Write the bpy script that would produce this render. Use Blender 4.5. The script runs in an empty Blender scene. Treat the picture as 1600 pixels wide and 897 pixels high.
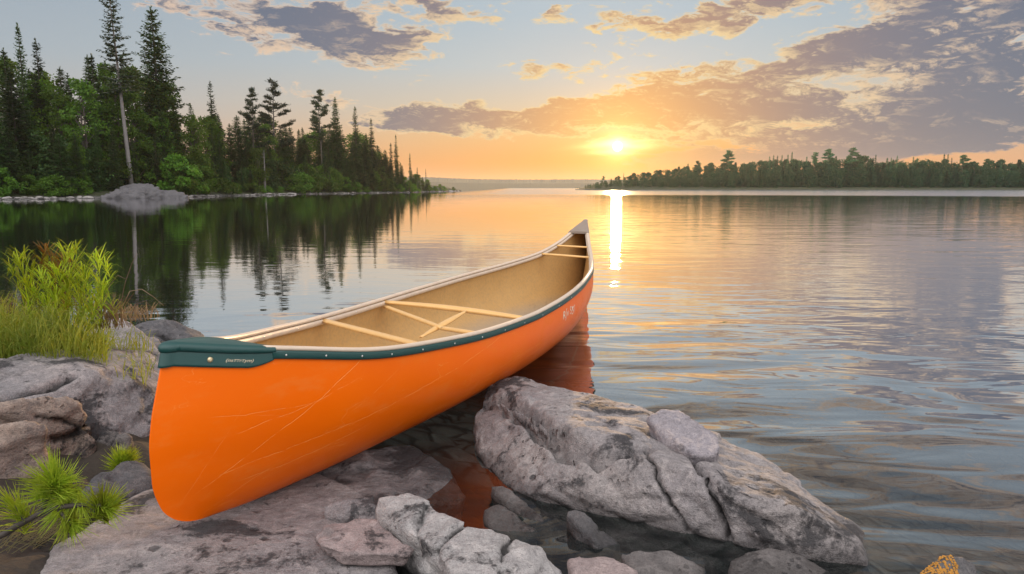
import bpy, bmesh, math, random
import numpy as np
from mathutils import Vector, Matrix
sc = bpy.context.scene
C = sc.collection
# ------------------------------------------------------------------ camera, sky, sun, exposure
FPX, CAMH, HOR = 1067.0, 0.89, 293.5          # focal length in photo pixels, eye height over the lake, horizon row
PITCH = math.atan((448.5 - HOR) / FPX)
cam_d = bpy.data.cameras.new('camera'); cam = bpy.data.objects.new('camera', cam_d); C.objects.link(cam)
cam_d.sensor_width = 36; cam_d.lens = 36 * FPX / 1600; cam_d.clip_end = 9000; cam_d.clip_start = 0.02
cam.location = (0, 0, CAMH); cam.rotation_euler = (math.radians(90) - PITCH, 0, 0)
sc.camera = cam
sc.view_settings.view_transform = 'Standard'; sc.view_settings.look = 'None'
sc.view_settings.exposure = 0.0; sc.view_settings.gamma = 1.0; sc.view_settings.use_curve_mapping = False
sc.render.engine = 'CYCLES'
sc.cycles.use_denoising = True
sc.cycles.max_bounces = 8; sc.cycles.transparent_max_bounces = 16; sc.cycles.volume_bounces = 0
sc.cycles.caustics_reflective = False; sc.cycles.caustics_refractive = False
sc.cycles.sample_clamp_indirect = 6.0
_cp, _sp = math.cos(PITCH), math.sin(PITCH)
def ray(u, v):
    x = (u - 800) / FPX; y = -(v - 448.5) / FPX
    return np.array([x, _cp + y * _sp, -_sp + y * _cp])
def PX(u, v, z):                                # point of the plane at height z seen at (u, v): used to survey the place from the photo
    r = ray(u, v); t = (z - CAMH) / r[2]
    return np.array([0, 0, CAMH]) + t * r
def PD(u, v, y):                                # point at distance y
    r = ray(u, v); t = y / r[1]
    return np.array([0, 0, CAMH]) + t * r
def lin(r, g, b):
    f = lambda c: (c / 255 / 12.92) if c / 255 <= 0.04045 else ((c / 255 + 0.055) / 1.055) ** 2.4
    return (f(r), f(g), f(b), 1.0)
class G:
    """short way to write node trees"""
    def __init__(s, nt): s.nt = nt; s.n = nt.nodes; s.l = nt.links
    def put(s, sock, val):
        if val is None: return
        if isinstance(val, bpy.types.NodeSocket): s.l.new(val, sock)
        else: sock.default_value = val
    def m(s, op, a, b=None, c=None, clamp=False):
        n = s.n.new('ShaderNodeMath'); n.operation = op; n.use_clamp = clamp
        for i, x in enumerate((a, b, c)): s.put(n.inputs[i], x)
        return n.outputs[0]
    def add(s, *a):
        r = a[0]
        for x in a[1:]: r = s.m('ADD', r, x)
        return r
    def mul(s, *a):
        r = a[0]
        for x in a[1:]: r = s.m('MULTIPLY', r, x)
        return r
    def v(s, op, a, b=None, scale=None):
        n = s.n.new('ShaderNodeVectorMath'); n.operation = op
        s.put(n.inputs[0], a)
        if b is not None: s.put(n.inputs[1], b)
        if scale is not None: s.put(n.inputs['Scale'], scale)
        return n.outputs['Value'] if op in ('DOT_PRODUCT', 'LENGTH', 'DISTANCE') else n.outputs[0]
    def sep(s, a):
        n = s.n.new('ShaderNodeSeparateXYZ'); s.l.new(a, n.inputs[0]); return n.outputs
    def comb(s, x, y, z):
        n = s.n.new('ShaderNodeCombineXYZ')
        for i, q in enumerate((x, y, z)): s.put(n.inputs[i], q)
        return n.outputs[0]
    def ss(s, x, lo, hi, to0=0.0, to1=1.0, smooth=True):
        n = s.n.new('ShaderNodeMapRange'); n.interpolation_type = 'SMOOTHSTEP' if smooth else 'LINEAR'; n.clamp = True
        s.put(n.inputs[0], x); n.inputs[1].default_value = lo; n.inputs[2].default_value = hi
        n.inputs[3].default_value = to0; n.inputs[4].default_value = to1
        return n.outputs[0]
    def mix(s, f, a, b, mode='MIX'):
        n = s.n.new('ShaderNodeMix'); n.data_type = 'RGBA'; n.blend_type = mode
        s.put(n.inputs[0], f); s.put(n.inputs[6], a); s.put(n.inputs[7], b); return n.outputs[2]
    def noise(s, vec, scale, detail=4, rough=0.55, dist=0.0, color=False):
        n = s.n.new('ShaderNodeTexNoise'); s.put(n.inputs['Vector'], vec)
        n.inputs['Scale'].default_value = scale; n.inputs['Detail'].default_value = detail
        n.inputs['Roughness'].default_value = rough; n.inputs['Distortion'].default_value = dist
        return n.outputs['Color' if color else 'Fac']
    def voro(s, vec, scale, feature='F1', out='Distance', rand=1.0):
        n = s.n.new('ShaderNodeTexVoronoi'); n.feature = feature; s.put(n.inputs['Vector'], vec)
        n.inputs['Scale'].default_value = scale; n.inputs['Randomness'].default_value = rand
        return n.outputs[out]
    def ramp(s, f, stops):
        n = s.n.new('ShaderNodeValToRGB'); s.put(n.inputs[0], f); e = n.color_ramp.elements
        while len(e) < len(stops): e.new(0.5)
        for i, (p, c) in enumerate(stops): e[i].position = p; e[i].color = c
        return n.outputs[0]
    def bump(s, h, strength=1.0, dist=1.0, normal=None):
        n = s.n.new('ShaderNodeBump'); s.put(n.inputs['Height'], h)
        n.inputs['Strength'].default_value = strength; n.inputs['Distance'].default_value = dist
        if normal is not None: s.put(n.inputs['Normal'], normal)
        return n.outputs[0]
R = math.radians
_sr = ray(965, 229); SUN_AZ = math.atan2(_sr[0], _sr[1]); SUN_EL = math.atan2(_sr[2], math.hypot(_sr[0], _sr[1]))
SUN = Vector((math.sin(SUN_AZ) * math.cos(SUN_EL), math.cos(SUN_AZ) * math.cos(SUN_EL), math.sin(SUN_EL)))
def build_world():
    w = bpy.data.worlds.new('World'); sc.world = w; w.use_nodes = True
    w.cycles.sampling_method = 'MANUAL'; w.cycles.sample_map_resolution = 1024
    nt = w.node_tree; nt.nodes.clear(); g = G(nt)
    tc = nt.nodes.new('ShaderNodeTexCoord'); d = g.v('NORMALIZE', tc.outputs['Generated'])
    x, y, z = g.sep(d)
    el = g.mul(g.m('ARCSINE', z), 57.2958)
    az = g.mul(g.m('ARCTAN2', x, y), 57.2958)
    cosang = g.v('DOT_PRODUCT', d, tuple(SUN))
    ang = g.mul(g.m('ARCCOSINE', g.m('MINIMUM', cosang, 1.0)), 57.2958)
    # clear sky: warm towards the sun, grey blue elsewhere
    e01 = g.ss(el, 0, 30, smooth=False)
    warm = g.ramp(e01, [(0, lin(255, 146, 44)), (.07, lin(255, 166, 62)), (.14, lin(252, 194, 122)), (.22, lin(232, 210, 180)),
                        (.32, lin(206, 212, 212)), (.45, lin(190, 206, 216)), (.7, lin(194, 205, 214)), (1, lin(184, 196, 210))])
    cool = g.ramp(e01, [(0, lin(228, 174, 138)), (.08, lin(214, 182, 162)), (.18, lin(192, 190, 190)), (.3, lin(178, 188, 196)),
                        (.5, lin(164, 178, 192)), (.75, lin(172, 186, 202)), (1, lin(170, 184, 204))])
    daz = g.m('SUBTRACT', az, math.degrees(SUN_AZ))
    near = g.m('EXPONENT', g.mul(g.mul(daz, daz), -1 / 29.0 ** 2))
    sky = g.mix(near, cool, warm)
    # clouds: soft ragged patches; each is lit where it thins out towards the sun
    blobs = [(440, 28, 150, 30, 12, 1.15), (545, 58, 80, 20, 16, 1.0), (655, 70, 42, 17, 0, .8), (690, 8, 80, 20, 4, .62), (600, 12, 70, 12, -6, .55), (1200, 8, 190, 20, 0, 1.15), (1060, 34, 110, 13, 2, .7),
             (865, 20, 34, 10, -25, .72), (1240, 98, 120, 26, -8, 1.0), (1350, 72, 90, 26, -24, .9), (1480, 110, 110, 56, -20, .95), (1580, 60, 80, 56, -20, .85), (1440, 30, 70, 26, -30, .9), (1580, 10, 60, 22, 0, .7),
             (770, 184, 170, 19, -2, 1.0), (640, 196, 80, 13, 4, .75), (930, 180, 110, 22, -4, .8), (1010, 140, 120, 26, -14, .72), (1100, 170, 150, 24, -4, .85), (1380, 226, 330, 24, -3, 1.5), (1200, 240, 190, 12, -5, 1.0), (1230, 178, 150, 20, -6, .8),
             (1470, 182, 180, 30, -6, .75), (1580, 190, 90, 30, 0, .8), (900, 105, 80, 14, -8, .66), (525, 150, 80, 12, 12, .55), (240, 5, 60, 8, 5, .55), (345, 33, 40, 8, 0, .6), (815, 105, 36, 12, 0, .62), (735, 25, 70, 12, -4, .55), (1005, 219, 110, 6, -3, .9)]
    def density(dv):
        x_, y_, z_ = g.sep(dv)
        el_ = g.mul(g.m('ARCSINE', z_), 57.2958); az_ = g.mul(g.m('ARCTAN2', x_, y_), 57.2958)
        zz = g.m('MAXIMUM', g.add(z_, 0.05), 0.02)
        q = g.comb(g.m('DIVIDE', x_, zz), g.m('DIVIDE', y_, zz), 0.0)
        hi = g.ss(el_, 17, 30)
        # rolls lie slightly tilted, rising to the right
        ae = g.comb(g.add(az_, g.mul(el_, .55)), g.add(el_, g.mul(az_, -.05)), 0.0)
        jit = g.v('SUBTRACT', g.noise(g.v('MULTIPLY', ae, (.12, .34, 1)), 1.0, 5, 0.62, color=True), (.5, .5, .5))
        jx, jy, jz = g.sep(jit); azj = g.add(az_, g.mul(jx, 11)); elj = g.add(el_, g.mul(jy, 4.2))
        cov = None
        for u, v, ru, rv, rot, wt in blobs:
            r0 = ray(u, v); a0 = math.degrees(math.atan2(r0[0], r0[1])); e0 = math.degrees(math.atan2(r0[2], math.hypot(r0[0], r0[1])))
            k = 57.3 / FPX * math.cos(R(a0)) ** 2; k2 = 57.3 / FPX * math.cos(R(a0)); ca, sa = math.cos(R(rot)), math.sin(R(rot))
            px_ = g.m('MULTIPLY', g.m('SUBTRACT', azj, a0), 1 / k); py_ = g.m('MULTIPLY', g.m('SUBTRACT', elj, e0), -1 / k2)
            p = g.mul(g.add(g.mul(px_, ca), g.mul(py_, sa)), 1 / (ru * 1.1)); s_ = g.mul(g.add(g.mul(px_, -sa), g.mul(py_, ca)), 1 / (rv * 1.15))
            b = g.mul(g.m('EXPONENT', g.mul(g.add(g.mul(p, p), g.mul(s_, s_)), -1.0)), wt)
            cov = b if cov is None else g.add(cov, b)
        cov = g.m('MINIMUM', cov, 1.25)
        cov = g.m('MAXIMUM', cov, g.mul(g.m('MAXIMUM', g.ss(el_, 15, 22), g.ss(g.m('ABSOLUTE', az_), 40, 55)), 0.72))
        nA = g.noise(g.v('MULTIPLY', ae, (.10, .30, 1)), 1.0, 3, .55, .4); nB = g.noise(g.v('MULTIPLY', ae, (.42, 1.15, 1)), 1.0, 7, .66, .5)
        qA = g.noise(q, 1.1, 3, .55, .4); qB = g.noise(q, 4.5, 7, .66, .5)
        def mixv(a_, b_): return g.add(g.mul(a_, g.m('SUBTRACT', 1.0, hi)), g.mul(b_, hi))
        n_lo = mixv(nA, qA); n_hi = mixv(nB, qB)
        return g.add(g.mul(cov, .46), g.mul(g.m('SUBTRACT', n_lo, .5), .55), g.mul(g.m('SUBTRACT', n_hi, .5), 1.12)), n_lo
    val, n1 = density(d)
    val2, _ = density(g.v('NORMALIZE', g.v('ADD', g.v('SCALE', d, scale=.955), tuple(q * .045 for q in SUN))))
    D = g.ss(val, .20, .36); T = g.ss(val, .25, .44)
    lit = g.mul(g.ss(g.m('SUBTRACT', val, val2), .0, .20), g.ss(val, .75, .40))
    nearc = g.m('EXPONENT', g.mul(g.mul(ang, ang), -1 / 15.0 ** 2))
    nearcc = g.m('EXPONENT', g.mul(g.mul(ang, ang), -1 / 8.5 ** 2))
    nearw = g.m('EXPONENT', g.mul(g.mul(ang, ang), -1 / 34.0 ** 2))
    edge = g.mix(nearw, lin(240, 212, 196), lin(255, 218, 172)); edge = g.mix(nearc, edge, lin(255, 228, 156))
    core = g.mix(nearw, lin(104, 116, 136), lin(114, 120, 140)); core = g.mix(nearc, core, lin(202, 154, 122)); core = g.mix(nearcc, core, lin(240, 176, 104))
    low = g.ss(el, 2.0, 4.6)
    edge = g.mix(low, g.mix(nearc, lin(170, 150, 152), lin(236, 160, 100)), edge)
    cloud = g.mix(g.mul(T, g.m('SUBTRACT', 1.0, g.mul(lit, .85))), edge, core)
    D = g.mul(D, g.ss(el, 0.9, 2.4))
    col = g.mix(g.mul(D, 0.95), sky, cloud)
    # glow and disc of the sun
    def glow(sig, colr):
        f = g.m('EXPONENT', g.mul(g.mul(ang, ang), -1 / (2 * sig * sig)))
        return g.v('SCALE', colr, scale=f)
    disc = g.v('SCALE', (1.0, .86, .55), scale=g.mul(g.ss(ang, .46, .16, 0, 9.0), g.ss(val, .40, .16, .25, 1.0)))
    col = g.v('ADD', col, glow(.55, (1.0, .75, .30))); col = g.v('ADD', col, glow(1.2, (.45, .30, .09)))
    # the lit rim of a thin cloud drawn across the sun
    for e_, a_, se, sa, st in ((.18, .0, .17, 1.7, 1.5), (-.32, -.5, .14, 1.2, .9), (.50, .9, .12, 1.4, .6)):
        dy = g.m('SUBTRACT', g.add(el, g.mul(g.m('SUBTRACT', n1, .5), 1.2), g.mul(g.m('ABSOLUTE', g.m('SUBTRACT', daz, a_)), .07)), math.degrees(SUN_EL) + e_); dx = g.m('SUBTRACT', daz, a_)
        f = g.mul(g.m('EXPONENT', g.mul(g.mul(dy, dy), -1 / (2 * se * se))), g.m('EXPONENT', g.mul(g.mul(dx, dx), -1 / (2 * sa * sa))))
        col = g.v('ADD', col, g.v('SCALE', (1.0 * st, .78 * st, .34 * st), scale=f))
    col = g.v('ADD', col, glow(3.0, (.36, .20, .04)))
    col = g.v('ADD', col, glow(7.0, (.14, .05, .0)))
    col = g.v('ADD', col, disc)
    # added fill light: sky overhead and behind the camera brightened to light the foreground
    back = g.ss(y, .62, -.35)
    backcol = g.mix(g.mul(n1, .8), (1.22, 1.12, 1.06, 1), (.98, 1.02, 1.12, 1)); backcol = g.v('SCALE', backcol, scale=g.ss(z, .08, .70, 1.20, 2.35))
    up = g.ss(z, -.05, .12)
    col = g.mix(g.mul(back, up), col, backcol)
    col = g.mix(g.ss(z, -.02, -.2), col, (.06, .06, .06, 1))
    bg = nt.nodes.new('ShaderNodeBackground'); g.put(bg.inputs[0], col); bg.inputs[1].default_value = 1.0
    ns = nt.nodes.new('ShaderNodeTexSky'); ns.sky_type = 'NISHITA'; ns.sun_disc = False
    ns.sun_elevation = SUN_EL; ns.sun_rotation = SUN_AZ; ns.altitude = 300; ns.dust_density = .3; ns.ozone_density = 2.0
    bg2 = nt.nodes.new('ShaderNodeBackground'); g.put(bg2.inputs[0], ns.outputs[0]); bg2.inputs[1].default_value = 0.05
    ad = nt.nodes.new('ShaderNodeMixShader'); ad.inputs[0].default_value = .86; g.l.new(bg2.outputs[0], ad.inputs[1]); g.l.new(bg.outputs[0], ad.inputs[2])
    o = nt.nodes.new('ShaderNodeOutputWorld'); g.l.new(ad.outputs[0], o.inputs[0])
build_world()
sl = bpy.data.lights.new('sun', 'SUN'); sl.energy = 3.6; sl.angle = R(0.8); sl.color = (1.0, 0.62, 0.30)
so = bpy.data.objects.new('sun', sl); C.objects.link(so); so.rotation_euler = (-SUN).to_track_quat('-Z', 'Y').to_euler()

# ------------------------------------------------------------------ helpers
rng = np.random.default_rng(7); random.seed(7)
def tag(o, label=None, cat=None, group=None, kind=None):
    if label: o['label'] = label
    if cat: o['category'] = cat
    if group: o['group'] = group
    if kind: o['kind'] = kind
    return o
def empty(name, loc, rz=0.0, **k):
    o = bpy.data.objects.new(name, None); C.objects.link(o); o.empty_display_size = .1
    o.location = Vector([float(q) for q in loc]); o.rotation_euler = (0, 0, rz); tag(o, **k); return o
def mesh(name, V, F, mat=None, smooth=False):
    me = bpy.data.meshes.new(name); V = np.asarray(V, dtype=float)
    if isinstance(F, np.ndarray): F = F.tolist()
    me.from_pydata(V.tolist(), [], F)
    if mat: me.materials.append(mat)
    if smooth: me.polygons.foreach_set('use_smooth', np.ones(len(me.polygons), bool))
    me.update(); return me
def link(name, me, parent=None, **k):
    o = bpy.data.objects.new(name, me); C.objects.link(o)
    if parent is not None: o.parent = parent
    tag(o, **k); return o
def part(name, V, F, mat, parent=None, smooth=False, **k): return link(name, mesh(name, V, F, mat, smooth), parent, **k)
def copy_tree(o, parent=None):
    c = o.copy(); C.objects.link(c); c.parent = parent
    for ch in list(o.children): copy_tree(ch, c)
    return c
class MB:
    def __init__(s): s.V = []; s.F = []
    def add(s, V, F):
        b = len(s.V); s.V += [tuple(map(float, p)) for p in V]; s.F += [tuple(i + b for i in f) for f in F]
    def tube(s, pts, rad, n=8, cap=True):
        P = [Vector(p) for p in pts]; m = len(P); rad = rad if hasattr(rad, '__len__') else [rad] * m
        V = []; ref = Vector((0, 0, 1))
        for i in range(m):
            t = (P[min(i + 1, m - 1)] - P[max(i - 1, 0)]).normalized()
            if i == 0:
                a = t.cross(ref if abs(t.z) < .9 else Vector((1, 0, 0))).normalized()
            else: a = (a - t * a.dot(t)).normalized()
            b = t.cross(a)
            for k in range(n):
                th = 2 * math.pi * k / n; V.append(P[i] + (a * math.cos(th) + b * math.sin(th)) * rad[i])
        F = [(i * n + k, i * n + (k + 1) % n, (i + 1) * n + (k + 1) % n, (i + 1) * n + k) for i in range(m - 1) for k in range(n)]
        if cap: F += [tuple(range(n - 1, -1, -1)), tuple((m - 1) * n + k for k in range(n))]
        s.add(V, F)
    def sweep(s, path, sect):
        """sect(i) -> list of 3d points of a closed section at station i"""
        S = [sect(i) for i in range(len(path))]; n = len(S[0]); m = len(S)
        V = [p for q in S for p in q]
        F = [(i * n + k, i * n + (k + 1) % n, (i + 1) * n + (k + 1) % n, (i + 1) * n + k) for i in range(m - 1) for k in range(n)]
        F += [tuple(range(n - 1, -1, -1)), tuple((m - 1) * n + k for k in range(n))]
        s.add(V, F)
    def ribbon(s, pts, w, side=None):
        P = [Vector(p) for p in pts]; m = len(P); V = []
        for i in range(m):
            t = (P[min(i + 1, m - 1)] - P[max(i - 1, 0)]).normalized()
            sd = Vector(side) if side is not None else Vector((1, 0, 0))
            sd = (sd - t * sd.dot(t)).normalized()
            ww = w[i] if hasattr(w, '__len__') else w
            V += [P[i] - sd * ww / 2, P[i] + sd * ww / 2]
        s.add(V, [(2 * i, 2 * i + 1, 2 * i + 3, 2 * i + 2) for i in range(m - 1)])
    def build(s, name, mat, parent=None, smooth=False, **k): return part(name, s.V, s.F, mat, parent, smooth, **k)
# vectorised gradient noise
def _hash(ix, iy, iz, seed):
    h = (ix.astype(np.uint32) * np.uint32(374761393)) ^ (iy.astype(np.uint32) * np.uint32(668265263)) ^ (iz.astype(np.uint32) * np.uint32(2147483647)) ^ np.uint32((seed * 2654435761) % (2**32))
    h = (h ^ (h >> np.uint32(13))) * np.uint32(1274126177); h = (h ^ (h >> np.uint32(16))) * np.uint32(2246822519); return h ^ (h >> np.uint32(15))
def gn(P, seed=0):
    i = np.floor(P).astype(np.int64); f = P - i; u = f * f * f * (f * (f * 6 - 15) + 10); r = 0
    for dx in (0, 1):
        for dy in (0, 1):
            for dz in (0, 1):
                h = _hash(i[:, 0] + dx, i[:, 1] + dy, i[:, 2] + dz, seed)
                gx = (h & np.uint32(1023)) / 511.5 - 1; gy = ((h >> np.uint32(10)) & np.uint32(1023)) / 511.5 - 1; gz = ((h >> np.uint32(20)) & np.uint32(1023)) / 511.5 - 1
                d = gx * (f[:, 0] - dx) + gy * (f[:, 1] - dy) + gz * (f[:, 2] - dz)
                r = r + d * (u[:, 0] if dx else 1 - u[:, 0]) * (u[:, 1] if dy else 1 - u[:, 1]) * (u[:, 2] if dz else 1 - u[:, 2])
    return r
def fbm(P, oct=4, rough=.5, seed=0, ridged=False):
    a = 1; r = 0; t = 0
    for k in range(oct):
        q = gn(P, seed + k * 17)
        if ridged: q = 0.5 - np.abs(q) * 1.6
        r = r + a * q; t += a; a *= rough; P = P * 2.03 + 3.1
    return r / t
def worley(P, seed=0):
    i = np.floor(P).astype(np.int64); f = P - i; best = np.full(len(P), 9.0); idv = np.zeros(len(P))
    for dx in (-1, 0, 1):
        for dy in (-1, 0, 1):
            for dz in (-1, 0, 1):
                h = _hash(i[:, 0] + dx, i[:, 1] + dy, i[:, 2] + dz, seed)
                c = np.stack([(h & np.uint32(1023)) / 1023., ((h >> np.uint32(10)) & np.uint32(1023)) / 1023., ((h >> np.uint32(20)) & np.uint32(1023)) / 1023.], 1)
                dd = ((c + np.array([dx, dy, dz]) - f) ** 2).sum(1); m = dd < best; best = np.where(m, dd, best)
                idv = np.where(m, (h >> np.uint32(5)) % np.uint32(997) / 997., idv)
    return np.sqrt(best), idv
def worley_cell(P, seed=0):
    i = np.floor(P).astype(np.int64); f = P - i; best = np.full(len(P), 9.0); idv = np.zeros(len(P)); off = np.zeros_like(P)
    for dx in (-1, 0, 1):
        for dy in (-1, 0, 1):
            for dz in (-1, 0, 1):
                h = _hash(i[:, 0] + dx, i[:, 1] + dy, i[:, 2] + dz, seed)
                c = np.stack([(h & np.uint32(1023)) / 1023., ((h >> np.uint32(10)) & np.uint32(1023)) / 1023., ((h >> np.uint32(20)) & np.uint32(1023)) / 1023.], 1)
                e = f - c - np.array([dx, dy, dz]); dd = (e ** 2).sum(1); m = dd < best; best = np.where(m, dd, best); off = np.where(m[:, None], e, off)
                idv = np.where(m, (h >> np.uint32(5)) % np.uint32(997) / 997., idv)
    return off, idv
def pchip(xs, ys, x):
    xs = np.asarray(xs, float); ys = np.asarray(ys, float); h = np.diff(xs); d = np.diff(ys) / h
    m = np.zeros(len(xs)); m[0] = d[0]; m[-1] = d[-1]
    for i in range(1, len(xs) - 1):
        m[i] = 0 if d[i - 1] * d[i] <= 0 else 2 * d[i - 1] * d[i] / (d[i - 1] + d[i])
    x = np.asarray(x, float); i = np.clip(np.searchsorted(xs, x) - 1, 0, len(h) - 1); t = (x - xs[i]) / h[i]
    return ys[i] * (1 + 2 * t) * (1 - t) ** 2 + m[i] * h[i] * t * (1 - t) ** 2 + ys[i + 1] * t * t * (3 - 2 * t) + m[i + 1] * h[i] * t * t * (t - 1)

# ------------------------------------------------------------------ materials
def newmat(name):
    m = bpy.data.materials.new(name); m.use_nodes = True; nt = m.node_tree; nt.nodes.clear(); g = G(nt)
    out = nt.nodes.new('ShaderNodeOutputMaterial'); return m, g, out
def bsdf(g, out, col, rough=.6, normal=None, **k):
    b = g.n.new('ShaderNodeBsdfPrincipled'); g.put(b.inputs['Base Color'], col); g.put(b.inputs['Roughness'], rough)
    if normal is not None: g.put(b.inputs['Normal'], normal)
    for kk, vv in k.items(): g.put(b.inputs[kk.replace('_', ' ')], vv)
    if out is not None: g.l.new(b.outputs[0], out.inputs[0])
    return b
def pos(g): return g.n.new('ShaderNodeNewGeometry').outputs['Position']
def objco(g): return g.n.new('ShaderNodeTexCoord').outputs['Object']
def simple(name, col, rough=.5, noise=0.0, scale=30, bump=0.0, **k):
    m, g, out = newmat(name); p = objco(g)
    n = g.noise(p, scale, 4)
    c = g.mix(g.mul(n, 1.0), tuple(x * (1 - noise) for x in col[:3]) + (1,), tuple(min(1, x * (1 + noise)) for x in col[:3]) + (1,))
    bsdf(g, out, c, rough, g.bump(n, 1.0, bump) if bump else None, **k); return m
def rock_mat(name, a, b, c, dark=.5, darkcol=(.022, .023, .026, 1), pits=1.0, wet=True, gain=.83):
    a, b, c = [tuple(q * gain for q in t[:3]) + (1,) for t in (a, b, c)]
    m, g, out = newmat(name); p = pos(g)
    n_big = g.noise(p, 3.1, 5, .6); n_mid = g.noise(p, 11, 6, .62); n_fine = g.noise(p, 70, 6, .68)
    st = g.noise(g.v('MULTIPLY', p, (9, 26, 30)), 1.3, 5, .6, .4)
    col = g.mix(g.ss(n_big, .38, .64), a, b)
    col = g.mix(g.mul(g.ss(n_mid, .5, .72), .75), col, c)
    col = g.mix(g.mul(g.ss(st, .42, .70), .45), col, tuple(q * .62 for q in a[:3]) + (1,))
    col = g.mix(g.mul(g.ss(n_fine, .35, .75), .55), tuple(q * .55 for q in a[:3]) + (1,), col, 'MIX') if False else g.mix(g.ss(n_fine, .62, .40, 0, .38), col, tuple(q * .45 for q in a[:3]) + (1,))
    crust = g.noise(p, 22, 7, .7, .5)
    col = g.mix(g.ss(crust, .50, .66, 0, .55), col, tuple(min(1, q * 1.32) for q in b[:3]) + (1,))
    col = g.mix(g.ss(crust, .46, .33, 0, .6), col, tuple(q * .42 for q in c[:3]) + (1,))
    grain = g.noise(p, 300, 2, .7)
    col = g.mix(g.ss(grain, .50, .34, 0, .42), col, tuple(q * .35 for q in a[:3]) + (1,)); col = g.mix(g.ss(grain, .56, .70, 0, .35), col, tuple(min(1, q * 1.5) for q in b[:3]) + (1,))
    # lichen and weathering crust: patches broken up by fine noise
    lich = g.add(g.mul(g.noise(p, 4.6, 7, .66, .6), 1.0), g.mul(n_fine, .30))
    lf = g.mul(g.ss(g.add(lich, g.mul(g.m('SUBTRACT', g.noise(p, 1.9, 2, .5), .5), .22)), .76 - .10 * dark, .84 - .08 * dark), .86)
    col = g.mix(lf, col, darkcol)
    # pits: scattered small dark holes
    jv = g.v('ADD', p, g.v('SCALE', g.noise(p, 40, 3, .6, color=True), scale=.030))
    vd = g.voro(jv, 26); vr = g.sep(g.voro(jv, 26, out='Color'))[0]
    pit = g.mul(g.ss(vd, .36, .17), g.ss(vr, .80 - .12 * pits, .86 - .12 * pits), g.ss(n_mid, .44, .56))
    vd2 = g.voro(jv, 62); vr2 = g.sep(g.voro(jv, 62, out='Color'))[0]
    pit2 = g.mul(g.ss(vd2, .42, .2), g.ss(vr2, .72, .8), g.ss(n_big, .42, .6))
    pm = g.ss(g.noise(p, 2.3, 3, .6, .4), .44, .58)
    pp = g.mul(g.m('MINIMUM', g.add(pit, g.mul(pit2, .8)), 1.0), pm)
    col = g.mix(g.mul(pp, .8), col, darkcol)
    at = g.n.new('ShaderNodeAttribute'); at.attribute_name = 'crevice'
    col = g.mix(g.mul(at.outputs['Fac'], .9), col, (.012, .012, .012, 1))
    rough = .78
    if wet:
        z = g.add(g.sep(p)[2], g.mul(g.m('SUBTRACT', n_mid, .5), .05))
        wf = g.ss(z, .046, .012)
        col = g.mix(g.mul(wf, .62), col, tuple(q * .16 for q in a[:3]) + (1,))
        rough = g.ss(z, .046, .012, .8, .30)
    h = g.add(g.mul(n_mid, .012), g.mul(n_fine, .0042), g.mul(grain, .0020), g.mul(st, .005), g.mul(pp, -.006), g.mul(lf, .0012))
    bsdf(g, out, col, rough, g.bump(h, 1.0, 1.7), Specular_IOR_Level=.3); return m
ROCK_GREY = rock_mat('rock_grey', (.33, .315, .325, 1), (.44, .39, .38, 1), (.21, .205, .22, 1), 1.15, pits=1.5)
ROCK_SLAB = rock_mat('rock_slab', (.36, .335, .34, 1), (.44, .40, .385, 1), (.27, .255, .26, 1), .62, pits=1.6)
ROCK_LOOSE = rock_mat('rock_loose', (.42, .39, .42, 1), (.50, .43, .41, 1), (.36, .34, .38, 1), .2, pits=.4)
ROCK_PINK = rock_mat('rock_pink', (.43, .35, .34, 1), (.47, .38, .36, 1), (.40, .36, .36, 1), .1, pits=.6)
ROCK_PALE = rock_mat('rock_pale', (.50, .48, .475, 1), (.56, .53, .51, 1), (.42, .40, .40, 1), .12, pits=.3)
ROCK_TAN = rock_mat('rock_tan', (.36, .30, .27, 1), (.42, .33, .27, 1), (.28, .25, .25, 1), .25, pits=.8)
ROCK_DARK = rock_mat('rock_dark', (.15, .15, .16, 1), (.20, .185, .18, 1), (.10, .10, .11, 1), .55, pits=.8)
ROCK_WET = rock_mat('rock_wet', (.22, .205, .20, 1), (.27, .245, .235, 1), (.15, .145, .15, 1), .3, pits=.5)
def leaf_mat(name, c1, c2, c3, trans=.45, scale=1.5, rough=.55):
    m, g, out = newmat(name); p = pos(g); oi = g.n.new('ShaderNodeObjectInfo')
    n = g.noise(p, scale, 3, .6); n2 = g.noise(p, scale * 7, 2, .6)
    c = g.mix(g.ss(n, .35, .65), c1, c2); c = g.mix(g.mul(g.ss(n2, .45, .75), .7), c, c3)
    hv = g.n.new('ShaderNodeHueSaturation'); g.put(hv.inputs['Color'], c)
    g.put(hv.inputs['Value'], g.ss(oi.outputs['Random'], 0, 1, .55, 1.55, False)); g.put(hv.inputs['Hue'], g.ss(oi.outputs['Random'], 0, 1, .485, .512, False))
    c = hv.outputs[0]
    b = bsdf(g, None, c, rough, Specular_IOR_Level=.25)
    t = g.n.new('ShaderNodeBsdfTranslucent'); g.put(t.inputs[0], g.mix(1.0, c, (1.25, 1.2, .6, 1), 'MULTIPLY'))
    mx = g.n.new('ShaderNodeMixShader'); mx.inputs[0].default_value = trans
    g.l.new(b.outputs[0], mx.inputs[1]); g.l.new(t.outputs[0], mx.inputs[2]); g.l.new(mx.outputs[0], out.inputs[0]); return m
SPRUCE = leaf_mat('spruce_needles', (.026, .056, .014, 1), (.042, .085, .020, 1), (.065, .120, .026, 1), .25, .5)
PINE = leaf_mat('pine_needles', (.022, .036, .018, 1), (.03, .046, .02, 1), (.04, .058, .026, 1), .25, .5)
LEAF = leaf_mat('broad_leaves', (.050, .105, .012, 1), (.075, .145, .016, 1), (.115, .190, .020, 1), .4, .25)
SHRUB = leaf_mat('shrub_leaves', (.052, .120, .014, 1), (.08, .165, .018, 1), (.115, .21, .025, 1), .4, .8)
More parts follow.
